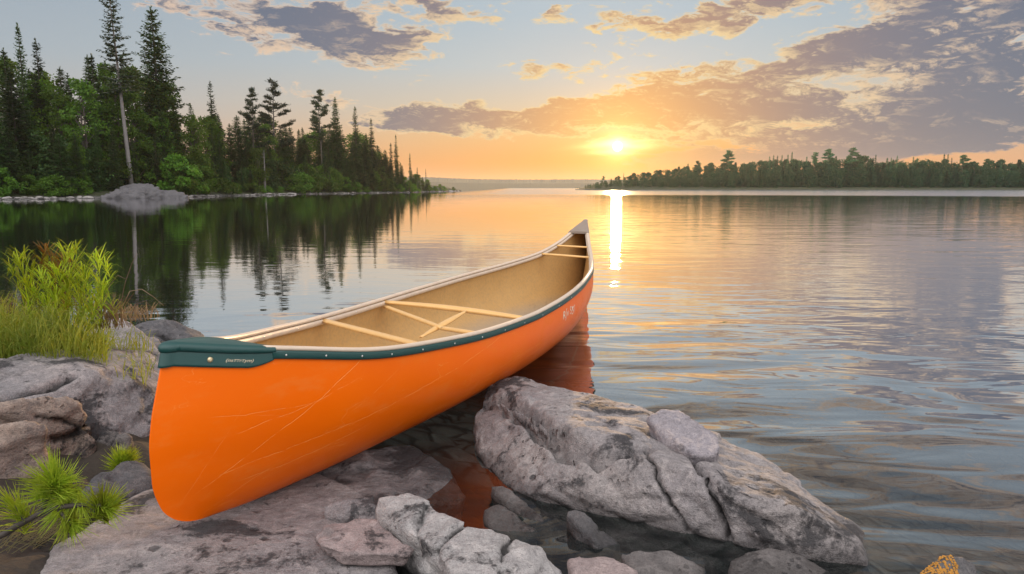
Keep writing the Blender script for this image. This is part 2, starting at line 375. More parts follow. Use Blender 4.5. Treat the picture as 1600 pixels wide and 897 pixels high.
FARLEAF = leaf_mat('far_leaves', (.034, .125, .056, 1), (.058, .175, .072, 1), (.09, .215, .08, 1), .25, .12)
PLANT = leaf_mat('plant_leaves', (.20, .29, .02, 1), (.28, .36, .025, 1), (.38, .38, .03, 1), .5, 9)
PLANT_RED = leaf_mat('plant_leaves_turning', (.22, .15, .03, 1), (.26, .12, .03, 1), (.20, .22, .03, 1), .5, 14)
GRASS = leaf_mat('grass_blades', (.13, .18, .022, 1), (.20, .23, .03, 1), (.32, .27, .06, 1), .45, 6)
DRYG = leaf_mat('dry_grass', (.22, .16, .10, 1), (.30, .23, .16, 1), (.16, .09, .06, 1), .3, 9)
NEEDLE = leaf_mat('young_pine_needles', (.17, .25, .02, 1), (.28, .36, .03, 1), (.42, .44, .05, 1), .45, 22)
BARK = simple('bark', (.10, .085, .075, 1), .9, .4, 3)
BARK_GREY = simple('bare_grey_bark', (.19, .178, .172, 1), .85, .35, 2.5)
TWIG = simple('dark_twig', (.055, .045, .038, 1), .7, .4, 60)
def soil_mat():
    m, g, out = newmat('lake_bed'); p = pos(g); n = g.noise(p, 4, 6, .6); n2 = g.noise(p, 40, 5, .65); z = g.sep(p)[2]
    vc = g.voro(p, 4.2, out='Color'); vd = g.voro(p, 4.2, 'DISTANCE_TO_EDGE'); r = g.sep(vc)[0]
    stone = g.mix(r, (.13, .12, .105, 1), (.24, .225, .205, 1))
    c = g.mix(g.ss(vd, .02, .10), (.02, .018, .014, 1), stone)
    c = g.mix(g.ss(n2, .4, .65, 0, .5), c, (.09, .08, .07, 1))
    land = g.ss(g.add(z, g.mul(g.m('SUBTRACT', n, .5), .08)), -.02, .05)
    soil = g.mix(n2, (.012, .010, .008, 1), (.055, .042, .03, 1))
    near = g.ss(g.add(g.v('DOT_PRODUCT', p, (.707, .707, 0)), g.mul(n, .4)), 1.95, 2.35)      # brown silt between the shore rocks, cobbles farther out
    silt = g.mix(g.ss(n, .35, .65), (.018, .013, .008, 1), (.040, .028, .017, 1))
    c = g.mix(near, silt, c)
    c = g.mix(land, c, soil)
    bsdf(g, out, c, .9, g.bump(g.add(g.mul(n2, .01), g.mul(g.ss(vd, 0, .2), .02)), .8, 1.0)); return m
BED = soil_mat()
def far_bed_mat():
    return simple('deep_lake_bed', (.022, .026, .026, 1), .9, .3, .3)
def ground_mat():
    m, g, out = newmat('forest_floor'); p = pos(g); n = g.noise(p, 1.2, 5, .6)
    c = g.mix(n, (.02, .026, .010, 1), (.05, .06, .02, 1)); z = g.sep(p)[2]
    st = g.noise(g.v('MULTIPLY', p, (1, 1, 3)), 2.6, 4, .7); stc = g.mix(g.ss(st, .42, .6), (.03, .03, .028, 1), (.15, .145, .14, 1))
    c = g.mix(g.ss(g.add(z, g.mul(n, .5)), .48, .34), c, stc)
    bsdf(g, out, c, .9, g.bump(st, .8, .15)); return m
FLOOR = ground_mat()
HILL = simple('far_hill', (.040, .045, .030, 1), .95, .35, .02)
def water_mat():
    m, g, out = newmat('lake_water'); p = pos(g); x, y, z = g.sep(p)
    dist = g.m('SQRT', g.add(g.mul(x, x), g.mul(y, y)))
    def aniso(ang, sx, sy):
        mp = g.n.new('ShaderNodeMapping'); g.put(mp.inputs['Vector'], p); mp.inputs['Rotation'].default_value = (0, 0, R(ang)); mp.inputs['Scale'].default_value = (sx, sy, 1); return mp.outputs[0]
    nearby = g.ss(dist, 7.5, 3.0)
    big = g.noise(aniso(18, .70, 1.5), .95, 1.0, .4, 1.5)
    mid = g.noise(aniso(20, .8, 2.3), 2.1, 1.5, .45, 1.3)
    fine = g.noise(aniso(8, 1.1, 3.6), 5.2, 2, .5, .3)
    lines = g.noise(aniso(9, .22, 1.7), 1.55, 2, .5, .25)
    patch = g.ss(g.noise(p, .35, 2, .5), .35, .65, .3, 1.0)
    calm = g.ss(g.add(x, g.mul(y, -.10)), -2.5, .8, .30, 1.0)
    h = g.add(g.mul(big, g.ss(dist, 7, 2.2, .006, .034)), g.mul(mid, g.ss(dist, 9, 3, .0035, .0075), g.add(.25, g.mul(patch, .75))), g.mul(fine, .0012, patch, g.ss(dist, 3, 8, .25, 1)), g.mul(lines, .0062, g.ss(dist, 16, 70, 1.0, .22), g.ss(dist, 4, 11)))
    h = g.mul(h, calm)
    # a breeze roughens a band under the far shores
    wind = g.mul(g.ss(dist, 78, 98), g.ss(x, -14, 2))
    h = g.add(h, g.mul(g.noise(aniso(0, .5, 1), 3.0, 3, .6), .035, wind))
    nrm = g.bump(h, 1.0, 1.0)
    inc = g.n.new('ShaderNodeNewGeometry').outputs['Incoming']
    fc = g.m('SUBTRACT', 1.0, g.m('ABSOLUTE', g.v('DOT_PRODUCT', inc, nrm)))
    fac = g.ss(fc, .51, .93, .075, 1.0)
    gl = g.n.new('ShaderNodeBsdfGlossy'); gl.distribution = 'GGX'; gl.inputs[0].default_value = (.97, .97, .98, 1)
    g.put(gl.inputs['Roughness'], g.add(g.mul(wind, .16), .018)); g.put(gl.inputs['Normal'], nrm)
    tr = g.n.new('ShaderNodeBsdfTransparent'); tr.inputs[0].default_value = (.62, .66, .64, 1)
    df = g.n.new('ShaderNodeBsdfDiffuse'); df.inputs[0].default_value = (.030, .042, .045, 1)
    m1 = g.n.new('ShaderNodeMixShader'); g.put(m1.inputs[0], g.ss(dist, 1.8, 9, .12, .92)); g.l.new(tr.outputs[0], m1.inputs[1]); g.l.new(df.outputs[0], m1.inputs[2])
    m2 = g.n.new('ShaderNodeMixShader'); g.put(m2.inputs[0], fac); g.l.new(m1.outputs[0], m2.inputs[1]); g.l.new(gl.outputs[0], m2.inputs[2])
    g.l.new(m2.outputs[0], out.inputs[0]); return m
WATER = water_mat()

# ------------------------------------------------------------------ lake, bed, far hills
def shore_z(x, y):
    d = ((x + 1.2) + (y - 3.3)) / 1.41421
    z = -.17 - .25 * (d + .45) - .10 * np.maximum(d, 0)
    z = np.clip(z, -2.3, .35)
    return z + .42 * np.exp(-(((x + 2.5) / 1.0) ** 2 + ((y - 2.35) / .75) ** 2))
def build_lake():
    part('lake_water', [(-5000, -60, 0), (5000, -60, 0), (5000, 6000, 0), (-5000, 6000, 0)], [(0, 1, 2, 3)], WATER, kind='structure')
    xs = np.arange(-5.2, 6.4, .045); ys = np.arange(-1.2, 11, .045)
    X, Y = np.meshgrid(xs, ys, indexing='ij'); P = np.stack([X.ravel(), Y.ravel(), np.zeros(X.size)], 1)
    Z = shore_z(P[:, 0], P[:, 1]); w, idv = worley(P * np.array([3.4, 3.4, 1]) + .5, 5)
    Z = Z + (np.sqrt(np.clip(1 - w * w * 1.6, 0, 1)) * .09 - .05) * (.5 + idv) * (Z < .05) + fbm(P * 2.5, 4, .5, 3) * .05
    P[:, 2] = Z; nx, ny = X.shape; idx = np.arange(nx * ny).reshape(nx, ny)
    F = np.stack([idx[:-1, :-1], idx[1:, :-1], idx[1:, 1:], idx[:-1, 1:]], -1).reshape(-1, 4)
    part('lake_bed', P, F, BED, smooth=True, kind='structure')
    part('deep_lake_bed', [(-5000, -60, -2.6), (5000, -60, -2.6), (5000, 6000, -2.6), (-5000, 6000, -2.6)], [(0, 1, 2, 3)], far_bed_mat(), kind='structure')
    # wooded ridge closing the far end of the lake
    U = np.linspace(560, 1120, 900); V = []; F = []
    tv = pchip([560, 660, 700, 760, 830, 900, 1000, 1120], [283, 276.5, 278, 280, 280.5, 280, 281, 284], U)
    tz = np.array([PD(u, v, 1500)[2] for u, v in zip(U, tv)]); Xs = (U - 800) / FPX * 1500
    tz = tz + fbm(np.stack([Xs * .16, Xs * 0, Xs * 0], 1), 3, .7, 2) * 3.0 + fbm(np.stack([Xs * .9, Xs * 0, Xs * 0], 1), 1, .7, 9) * 1.6
    for i, xx in enumerate(Xs):
        V += [(xx, 1500, -1), (xx, 1506, tz[i] * .55), (xx, 1530, tz[i]), (xx, 1640, tz[i] * .5), (xx, 1800, -1)]
    for i in range(len(Xs) - 1):
        for k in range(4): F.append((i * 5 + k, (i + 1) * 5 + k, (i + 1) * 5 + k + 1, i * 5 + k + 1))
    part('hills', V, F, HILL, kind='structure')
build_lake()
# shoreline of the wooded point on the left (photo columns -> distance)
SU = [-420, -200, 0, 150, 300, 400, 560, 640, 700, 720]; SD = [46, 49, 52, 58, 66, 83, 112, 130, 168, 190]
def shore_d(u): return float(np.interp(u, SU, SD))
def ux(u, d): return (u - 800) / FPX * d
def land_z(k): return np.interp(k, [-1.5, 0, 1.5, 4, 12, 30, 60], [-.8, .02, .22, .6, 1.5, 2.4, 2.6])
def build_point():
    us = np.linspace(-420, 722, 330); ks = [-1.5, -.4, 0, .35, .8, 1.4, 2.2, 3.2, 5, 8, 12, 18, 30, 60]
    V = []; taper = lambda u: np.clip((722 - u) / 90, .02, 1)
    for u in us:
        d = shore_d(u)
        for k in ks:
            t = taper(u); dd = d + k * (t if k > 0 else 1)
            V.append((ux(u, d) * dd / d, dd, land_z(k) * (t ** .7 if k > 0 else 1)))
    V = np.array(V); V[:, 2] += fbm(V * np.array([.6, .6, .6]), 4, .6, 4) * np.where(V[:, 2] > -.3, .55, .1)
    n = len(ks); F = [(i * n + j, (i + 1) * n + j, (i + 1) * n + j + 1, i * n + j + 1) for i in range(len(us) - 1) for j in range(n - 1)]
    part('terrain', V, F, FLOOR, smooth=True, kind='structure')
    # far shore on the right
    us = np.linspace(898, 1900, 200); V = []; ks = [-2, 0, 1.5, 6, 25, 80]; zs = [-1, .02, .7, 1.2, 3, 5]
    for u in us:
        t = float(np.clip((u - 898) / 60, .05, 1))
        for k, z in zip(ks, zs): V.append((ux(u, 262) * (262 + k) / 262, 262 + k, z * t if k > 0 else z))
    n = len(ks); F = [(i * n + j, (i + 1) * n + j, (i + 1) * n + j + 1, i * n + j + 1) for i in range(len(us) - 1) for j in range(n - 1)]
    part('terrain', V, F, FLOOR, smooth=True, kind='structure')
build_point()

# ------------------------------------------------------------------ rocks
def smooth_mesh(V, F, it, lam=.5):
    E = np.concatenate([F[:, [0, 1]], F[:, [1, 2]], F[:, [2, 3]], F[:, [3, 0]]]) ; n = len(V)
    E = np.concatenate([E, E[:, ::-1]]); deg = np.bincount(E[:, 0], minlength=n).astype(float)
    for _ in range(it):
        A = np.stack([np.bincount(E[:, 0], weights=V[E[:, 1], k], minlength=n) for k in range(3)], 1) / deg[:, None]
        V = V + lam * (A - V)
    return V
def normals(V, F):
    nn = np.cross(V[F[:, 2]] - V[F[:, 0]], V[F[:, 3]] - V[F[:, 1]]); n = len(V)
    N = np.stack([sum(np.bincount(F[:, j], weights=nn[:, k], minlength=n) for j in range(4)) for k in range(3)], 1)
    return N / np.maximum(np.linalg.norm(N, axis=1, keepdims=True), 1e-9)
def polydist(P, line):
    L = np.array(line)[:, :2]; best = np.full(len(P), 9.0)
    for a, b in zip(L[:-1], L[1:]):
        d = b - a; t = np.clip(((P[:, :2] - a) @ d) / max(d @ d, 1e-12), 0, 1)[:, None]
        best = np.minimum(best, np.linalg.norm(P[:, :2] - (a + t * d), axis=1))
    return best
def linedist(V, N, line, into=(.33, .88, -.34)):
    # a crack is a thin sheet running from the drawn line into the rock
    L = np.array(line); best = np.full(len(V), 9.0); w = np.array(into) / np.linalg.norm(into)
    for i, (a, b) in enumerate(zip(L[:-1], L[1:])):
        d = b - a; nrm = np.cross(d, w); nrm /= np.linalg.norm(nrm); dp = d - w * (d @ w); t = ((V - a) @ dp) / (dp @ dp)
        e = np.abs((V - a) @ nrm); over = np.maximum(np.maximum(-t, t - 1), 0) * np.linalg.norm(dp); e = np.hypot(e, over)
        dep = np.abs((V - a - np.clip(t, 0, 1)[:, None] * d) @ w); best = np.minimum(best, np.where(dep < .25, e, 9.0))
    return best
def rock(pieces, label, mat, vox=.011, amp=1.0, rounding=4, cracks=(), gullies=(), seed=0, deep=.16, group='rocks along the near shore', name='rock', cat='rock', px=True, strata=.35, facet=1.0):
    bm = bmesh.new()
    for pts in pieces:
        P = np.array([PX(*p) for p in pts]) if px else np.array(pts, float)
        c = P.mean(0); lo = P[:, 2].min() - deep
        B = P.copy(); B[:, :2] = c[:2] + (P[:, :2] - c[:2]) * .86; B[:, 2] = lo
        vs = [bm.verts.new(p) for p in np.concatenate([P, B])]
        r = bmesh.ops.convex_hull(bm, input=vs)
        bmesh.ops.delete(bm, geom=[e for e in r['geom_interior'] if isinstance(e, bmesh.types.BMVert)], context='VERTS')
    me = bpy.data.meshes.new('tmp'); bm.to_mesh(me); bm.free()
    o = bpy.data.objects.new('tmp', me); C.objects.link(o)
    md = o.modifiers.new('r', 'REMESH'); md.mode = 'VOXEL'; md.voxel_size = vox; md.adaptivity = 0
    dg = bpy.context.evaluated_depsgraph_get(); ev = o.evaluated_get(dg); m2 = ev.to_mesh()
    V = np.empty(len(m2.vertices) * 3); m2.vertices.foreach_get('co', V); V = V.reshape(-1, 3)
    F = np.array([list(p.vertices) if len(p.vertices) == 4 else list(p.vertices) + [p.vertices[-1]] for p in m2.polygons]); ev.to_mesh_clear()
    bpy.data.objects.remove(o); bpy.data.meshes.remove(me)
    V = smooth_mesh(V, F, rounding); N = normals(V, F); s = seed * 13.7
    a = amp * .01
    V = V + N * (fbm(V * 3.2 + s, 3, .5, seed) * 3.4 * a)[:, None]
    # layered weathering: ledges along a tilted bedding direction
    q = V @ np.array([.12, -.2, 1.0]) * 16 + fbm(V * 4 + s, 3, .5, seed + 5) * 3.0
    led = (np.abs((q % 1) - .5) * 2) ** 3
    N = normals(V, F)
    V = V - N * (led * a * strata * 1.6 * (1 - np.clip(N[:, 2], 0, 1) ** 2 * .7))[:, None]
    # broken facets: every cell of the rock is cut by its own plane
    for fr_, am_ in ((5.5, 1.0), (12.0, .45)):
        Q = (V + fbm(V * 6 + s, 3, .5, seed + 21)[:, None] * .03) * np.array([1, 1, 1.9]) * fr_ + s
        off, hh = worley_cell(Q, seed + 3)
        gv = np.stack([np.sin(hh * 91.7), np.sin(hh * 173.3 + 1), np.sin(hh * 57.1 + 2)], 1)
        V = V + N * (((gv * off).sum(1) * 1.5 + np.sin(hh * 411) * .35) * a * am_ * facet)[:, None]
    V = smooth_mesh(V, F, 1, .4); N = normals(V, F)
    V = V + N * ( fbm(V * 10 + s, 4, .55, seed + 8, True) * 1.5 * a)[:, None]
    V = smooth_mesh(V, F, 1)
    V = V + normals(V, F) * (fbm(V * 34 + s, 4, .6, seed + 11) * .75 * a)[:, None]
    crev = np.zeros(len(V))
    for line, width, depth in gullies:
        L = [PX(*p) for p in line]; d = polydist(V, L) + fbm(V * 7, 3, .5, 77) * .03
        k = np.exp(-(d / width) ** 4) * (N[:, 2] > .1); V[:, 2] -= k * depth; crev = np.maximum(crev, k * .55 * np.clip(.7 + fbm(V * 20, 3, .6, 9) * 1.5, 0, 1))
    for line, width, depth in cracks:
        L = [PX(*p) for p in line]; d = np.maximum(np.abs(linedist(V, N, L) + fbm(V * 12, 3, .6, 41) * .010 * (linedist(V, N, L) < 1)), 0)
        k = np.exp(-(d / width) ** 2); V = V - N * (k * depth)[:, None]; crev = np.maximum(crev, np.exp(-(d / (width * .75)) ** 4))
    V = smooth_mesh(V, F, 1, .35)
    c = V.mean(0); c[2] = V[:, 2].min()
    tri = [tuple(f[:3]) if f[2] == f[3] else tuple(f) for f in F]
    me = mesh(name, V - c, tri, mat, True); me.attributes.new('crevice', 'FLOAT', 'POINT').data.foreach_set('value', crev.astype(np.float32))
    ob = link(name, me, None, label=label, cat=cat, group=group); ob.location = Vector([float(t) for t in c]); return ob
    ob = part(name, V - c, tri, mat, smooth=True, label=label, cat=cat, group=group); ob.location = Vector([float(t) for t in c]); return ob
def build_rocks():
    # the big cracked slab right of the canoe: lower block, upper layer, end block
    ridge = [(740, 648, .075), (751, 634, .09), (820, 648, .12), (900, 688, .145), (960, 703, .155), (1000, 706, .16), (1050, 720, .155), (1105, 744, .145), (1169, 770, .13), (1263, 802, .10), (1315, 832, .065), (1340, 858, .035), (1366, 896, -.01)]
    low = [(736, 684, .01), (759, 727, .0), (790, 756, .0), (835, 772, .02), (887, 777, .02), (926, 797, .01), (1011, 814, .01), (1073, 829, .01), (1139, 841, .01), (1203, 851, .01), (1278, 884, -.01), (1362, 897, -.03)]
    back = [(800, 592, .10), (864, 612, .10), (937, 626, .09), (1019, 645, .085), (1124, 680, .075), (1188, 710, .06), (1240, 752, .045), (1285, 785, .03), (1330, 819, .01), (1353, 836, -.01)]
    up = [(762, 602, .115), (778, 594, .135), (806, 586, .145), (829, 594, .145), (864, 609, .14), (937, 623, .135), (1019, 642, .13), (1090, 672, .105), (1110, 690, .10), (752, 628, .10), (790, 634, .145), (817, 638, .15), (844, 658, .16), (899, 676, .165), (930, 664, .165), (968, 680, .165), (1003, 699, .15)]
    rock([ridge + low + back, up], 'long cracked grey granite slab right of the canoe with a smaller stone on top', ROCK_SLAB, .0062, .62, 1,
         cracks=[([(1005, 700, .16), (1017, 725, .15), (1040, 770, .08), (1075, 830, .01)], .0045, .03), ([(1070, 705, .15), (1081, 716, .15), (1101, 744, .145), (1125, 800, .06), (1141, 845, .0)], .0055, .04)],
         gullies=[([(748, 634, .09), (790, 640, .10), (830, 660, .12), (880, 690, .14), (940, 703, .15), (1000, 706, .15)], .030, .045)], seed=1, deep=.10, strata=1.3, facet=.9)
    rock([[(1012, 652, .195), (1035, 636, .215), (1062, 640, .21), (1120, 680, .175), (1126, 696, .16), (1118, 712, .145), (1090, 713, .145), (1040, 690, .155), (1013, 668, .165)]],
         'pale loose stone lying on top of the long cracked slab', ROCK_LOOSE, .006, .6, 1, seed=2, deep=.05)
    # smooth slab the bow stands on, and its dark stained hump
    rock([[(40, 990, .06), (58, 890, .06), (80, 850, .06), (140, 812, .055), (200, 775, .045), (250, 752, .03), (300, 740, .02), (360, 770, .02), (430, 750, .025), (500, 740, .03), (560, 765, .03), (600, 830, .035), (620, 900, .03), (660, 990, .0), (330, 815, .030), (200, 860, .065), (400, 880, .05)]],
         'smooth pale grey slab under the orange bow, speckled with dark pits', ROCK_SLAB, .010, .5, 5, seed=3, strata=.25, facet=.5)
    rock([[(455, 762, .0), (500, 735, .02), (540, 712, .028), (590, 697, .03), (640, 689, .02), (672, 705, .02), (705, 738, .0), (730, 776, -.03), (640, 800, .0), (560, 800, .02), (500, 795, .02)]],
         'dark stained hump of rock beneath the side of the canoe', ROCK_GREY, .010, .6, 6, seed=4)
    rock([[(515, 814, .085), (560, 808, .088), (588, 810, .085), (650, 856, .075), (640, 868, .075), (600, 866, .078), (530, 862, .085), (497, 850, .085), (490, 838, .085)]],
         'flat pinkish stone plate with a chipped edge at the bottom of the picture', ROCK_PINK, .006, .45, 0, seed=5, deep=.035, facet=1.5)
    rock([[(502, 786, .075), (540, 778, .08), (584, 772, .085), (592, 790, .08), (588, 808, .06), (540, 810, .05), (503, 808, .05)]],
         'small oblong grey stone wedged behind the flat pinkish plate', ROCK_GREY, .007, .5, 2, seed=6, deep=.05)
    rock([[(590, 774, .13), (640, 766, .13), (672, 782, .125), (700, 806, .12), (650, 838, .10), (600, 818, .09), (584, 795, .105)],
          [(640, 785, .125), (700, 800, .118), (740, 822, .11), (720, 850, .10), (700, 870, .09), (655, 850, .09)],
          [(700, 812, .118), (770, 826, .10), (800, 850, .085), (790, 880, .09), (770, 900, .09), (700, 895, .085), (680, 860, .09)],
          [(770, 828, .09), (840, 848, .07), (880, 890, .04), (900, 940, .0), (780, 960, .08), (720, 940, .08), (770, 860, .085)]],
         'pale blocky ridge of stone beside the flat pinkish plate', ROCK_PALE, .0062, .22, 0, cracks=[([(668, 790, .12), (655, 815, .11), (648, 850, .09)], .0045, .012), ([(735, 815, .11), (700, 835, .11), (672, 870, .09)], .0045, .014), ([(800, 840, .08), (785, 865, .09), (778, 900, .09)], .004, .012)], seed=7, facet=3.4, strata=1.5)
    # left bank
    rock([[(-160, 600, .30), (0, 566, .31), (40, 552, .31), (130, 545, .30), (200, 547, .27), (262, 552, .22), (285, 560, .17), (-120, 660, .26), (0, 612, .275), (90, 590, .275), (165, 594, .24), (250, 605, .16), (-100, 700, .14), (0, 640, .15), (140, 668, .07), (200, 672, .04), (250, 665, .03), (270, 690, .0)],
          [(0, 622, .245), (60, 612, .25), (130, 592, .25), (165, 594, .245), (178, 606, .21), (160, 625, .17), (100, 640, .14), (0, 650, .14)]],
         'broad weathered ledge with black lichen left of the bow', ROCK_GREY, .010, .9, 2, seed=8, cracks=[([(0, 618, .27), (60, 606, .27), (130, 590, .26)], .012, .03)], strata=.5)
    rock([[(-120, 650, .27), (0, 628, .275), (60, 620, .27), (105, 621, .25), (128, 631, .22), (143, 662, .14), (146, 680, .12), (138, 695, .09), (110, 706, .06), (60, 722, .05), (-100, 740, .05)]],
         'rounded tan boulder split by a crack below the lichen ledge', ROCK_TAN, .009, .8, 2, seed=9, cracks=[([(145, 655, .15), (120, 668, .16), (95, 690, .12)], .008, .025)])
    rock([[(-140, 690, .24), (0, 660, .245), (45, 654, .245), (72, 662, .225), (78, 690, .16), (66, 725, .09), (30, 752, .07), (-100, 790, .07)]],
         'smooth pinkish boulder at the left edge behind the pine twig', ROCK_TAN, .010, .7, 5, seed=10)
    rock([[(163, 670, .12), (200, 671, .12), (207, 688, .09), (180, 722, .04), (150, 735, .02), (122, 731, .02), (138, 700, .06)]],
         'small bluish wedge of stone between the tan boulder and the bow', ROCK_WET, .008, .6, 2, seed=11)
    rock([[(120, 782, .05), (150, 742, .08), (180, 722, .095), (198, 714, .10), (232, 722, .08), (240, 745, .06), (235, 765, .04)]],
         'dark rough stone close to the bow behind the pine twigs', ROCK_DARK, .009, .9, 3, seed=12)
    rock([[(190, 700, .02), (225, 690, .03), (250, 700, .02), (250, 730, .01), (200, 735, .01)]], 'low dark stone in the shade right beside the bow', ROCK_DARK, .010, .9, 3, seed=13)
    rock([[(135, 512, .19), (160, 500, .21), (190, 496, .22), (215, 508, .20), (240, 530, .14), (252, 546, .11), (150, 545, .14)]],
         'pale rounded stone behind the ledge at the foot of the grasses', ROCK_SLAB, .012, .8, 4, seed=14)
    rock([[(205, 507, .14), (230, 500, .15), (262, 498, .15), (292, 508, .10), (322, 524, .03), (310, 536, .02), (250, 545, .03), (210, 530, .08)]],
         'dark blue-grey rock at the water just behind the bow', ROCK_DARK, .012, .8, 3, seed=15, cracks=[([(215, 515, .14), (245, 520, .1), (275, 535, .05)], .012, .03)])
    rock([[(220, 532, .13), (236, 525, .14), (250, 531, .12), (254, 542, .09), (238, 548, .08), (220, 544, .09)]], 'small round grey stone in front of the dark rock behind the bow', ROCK_GREY, .010, .5, 5, seed=16)
    # stones in the gap of dark water and along the bottom edge
    rock([[(764, 757, .03), (788, 757, .03), (815, 780, .02), (872, 824, .0), (862, 834, -.01), (820, 812, .0), (775, 780, .01)]], 'narrow tilted splinter of rock half under water in the dark gap', ROCK_WET, .008, .5, 3, seed=17)
    rock([[(752, 790, .03), (780, 783, .03), (810, 800, .02), (846, 834, -.005), (815, 848, -.01), (770, 835, .0), (752, 812, .01)]], 'reddish half sunk stone left of the splinter in the dark gap', ROCK_WET, .008, .6, 4, seed=18)
    rock([[(880, 795, .05), (900, 790, .05), (930, 812, .03), (975, 850, .0), (962, 860, .0), (930, 850, .02), (885, 845, -.01)]], 'dark pointed stone half sunk under the long slab', ROCK_DARK, .008, .8, 2, seed=19)
    rock([[(886, 872, .06), (905, 865, .065), (950, 866, .06), (992, 890, .045), (1010, 930, .03), (900, 940, .05)]], 'smooth mauve stone at the bottom edge under the dark gap', ROCK_PINK, .008, .5, 4, seed=20)
    rock([[(966, 862, .04), (990, 856, .05), (1040, 856, .045), (1102, 884, .02), (1110, 930, .0), (990, 940, .03)]], 'brown-grey flat stone at the bottom edge right of the mauve one', ROCK_WET, .008, .5, 3, seed=21)
    rock([[(1135, 872, .02), (1165, 858, .03), (1205, 852, .035), (1260, 868, .02), (1300, 890, .0), (1330, 940, -.03), (1140, 940, .0)]], 'low brown stone half under the right end of the long slab', ROCK_WET, .009, .5, 4, seed=22)
    o = rock([[(1430, 905, .05), (1450, 880, .07), (1472, 867, .085), (1495, 868, .085), (1518, 880, .06), (1540, 905, .02), (1550, 950, .0), (1430, 950, .03)]], 'dark stone with golden lichen at the lower right corner', ROCK_DARK, .008, .6, 4, seed=23)
    V = np.empty(len(o.data.vertices) * 3); o.data.vertices.foreach_get('co', V); V = V.reshape(-1, 3); Nn = np.array([v.normal[:] for v in o.data.vertices])
    mb = MB(); r2 = random.Random(3); c = np.array(PX(1462, 882, .07)) - np.array(o.location)
    cand = [i for i in range(len(V)) if np.hypot(*(V[i, :2] - c[:2])) < .045 and Nn[i, 2] > .1]
    for i in r2.sample(cand, min(len(cand), 150)):
        p = Vector(V[i]); nn = Vector(Nn[i]); t = nn.orthogonal().normalized(); b = nn.cross(t); rr = r2.uniform(.002, .005)
        mb.add([p + nn * rr] + [p + (t * math.cos(q) + b * math.sin(q)) * rr + nn * r2.uniform(0, .002) for q in np.linspace(0, 5.2, 6)], [(0, k, k % 6 + 1) for k in range(1, 7)])
    mb.build('lichen', simple('golden_lichen', (.42, .20, .03, 1), .8, .4, 90), o, kind='stuff')
build_rocks()

# ------------------------------------------------------------------ canoe
S_ = PX(920, 461, 0.0); B_ = PX(300, 812, 0.1); AX = S_ - B_; AX[2] = 0; AX /= np.linalg.norm(AX); NR = np.array([AX[1], -AX[0], 0])
K = [0, .03, .06, .12, .19, .25, .32, .38, .45, .51, .58, .64, .71, .77, .84, .90, .97, 1.0]
GB = [.002, .085, .152, .255, .32, .36, .388, .405, .409, .403, .386, .36, .322, .27, .20, .128, .042, .003]
GZ = [.538, .508, .482, .43, .400, .380, .367, .361, .360, .361, .365, .370, .377, .391, .417, .472, .577, .622]
WB = [0, .02, .06, .12, .2, .35, .5, .65, .8, 1]
XB = [.13, .045, -.015, -.057, -.086, -.105, -.105, -.094, -.072, -.041]
XS = [4.10, 4.19, 4.245, 4.285, 4.315, 4.338, 4.333, 4.31, 4.27, 4.19]
KZU = [0, .04, .1, .2, .3, .45, .6, .9, 1.0]; KZ = [.075, .048, .032, .022, .012, -.01, -.03, -.02, .0]
def smooth_tab(xs, ys):
    g = np.linspace(0, 1, 401); y = pchip(xs, ys, g); k = np.exp(-np.linspace(-2, 2, 25) ** 2); k /= k.sum()
    yy = np.convolve(np.pad(y, 12, mode='reflect', reflect_type='odd'), k, 'valid'); return g, yy
_gb = smooth_tab(K, GB); _gz = smooth_tab(K, GZ); _kz = smooth_tab(KZU, KZ)
def hull(u, w, inset=0.0):
    u = np.asarray(u, float); w = np.asarray(w, float)
    xb = pchip(WB, XB, w); xs = pchip(WB, XS, w); x = xb + (xs - xb) * u
    kz = np.interp(u, *_kz); gz = np.interp(u, *_gz); gb = np.maximum(np.interp(u, *_gb), .002)
    z = kz + (gz - kz) * w
    sec = (1 - (1 - w) ** 3.2) ** .6 * (1 + .05 * np.sin(np.pi * w))
    b = .41 * (gb / .41) ** (1 + (.5 + u ** 2) * (1 - w) ** 1.5) * sec
    return x, b, z
def hull_grid(us, wl, inset):
    V = []; n = 2 * len(wl) - 1
    for u in us:
        row = []
        for w in wl:
            x, b, z = hull(u, w); x = float(x); b = float(b); z = float(z)
            if inset:
                b = max(b - inset, .001); z = z + inset * (1 - w) ** .5
                if w == 1: z -= .004
            row.append((x, b, z))
        V += [(x, -b, z) for x, b, z in row[::-1]] + [(x, b, z) for x, b, z in row[1:]]
    F = [(i * n + k, (i + 1) * n + k, (i + 1) * n + k + 1, i * n + k + 1) for i in range(len(us) - 1) for k in range(n - 1)]
    return V, F, n
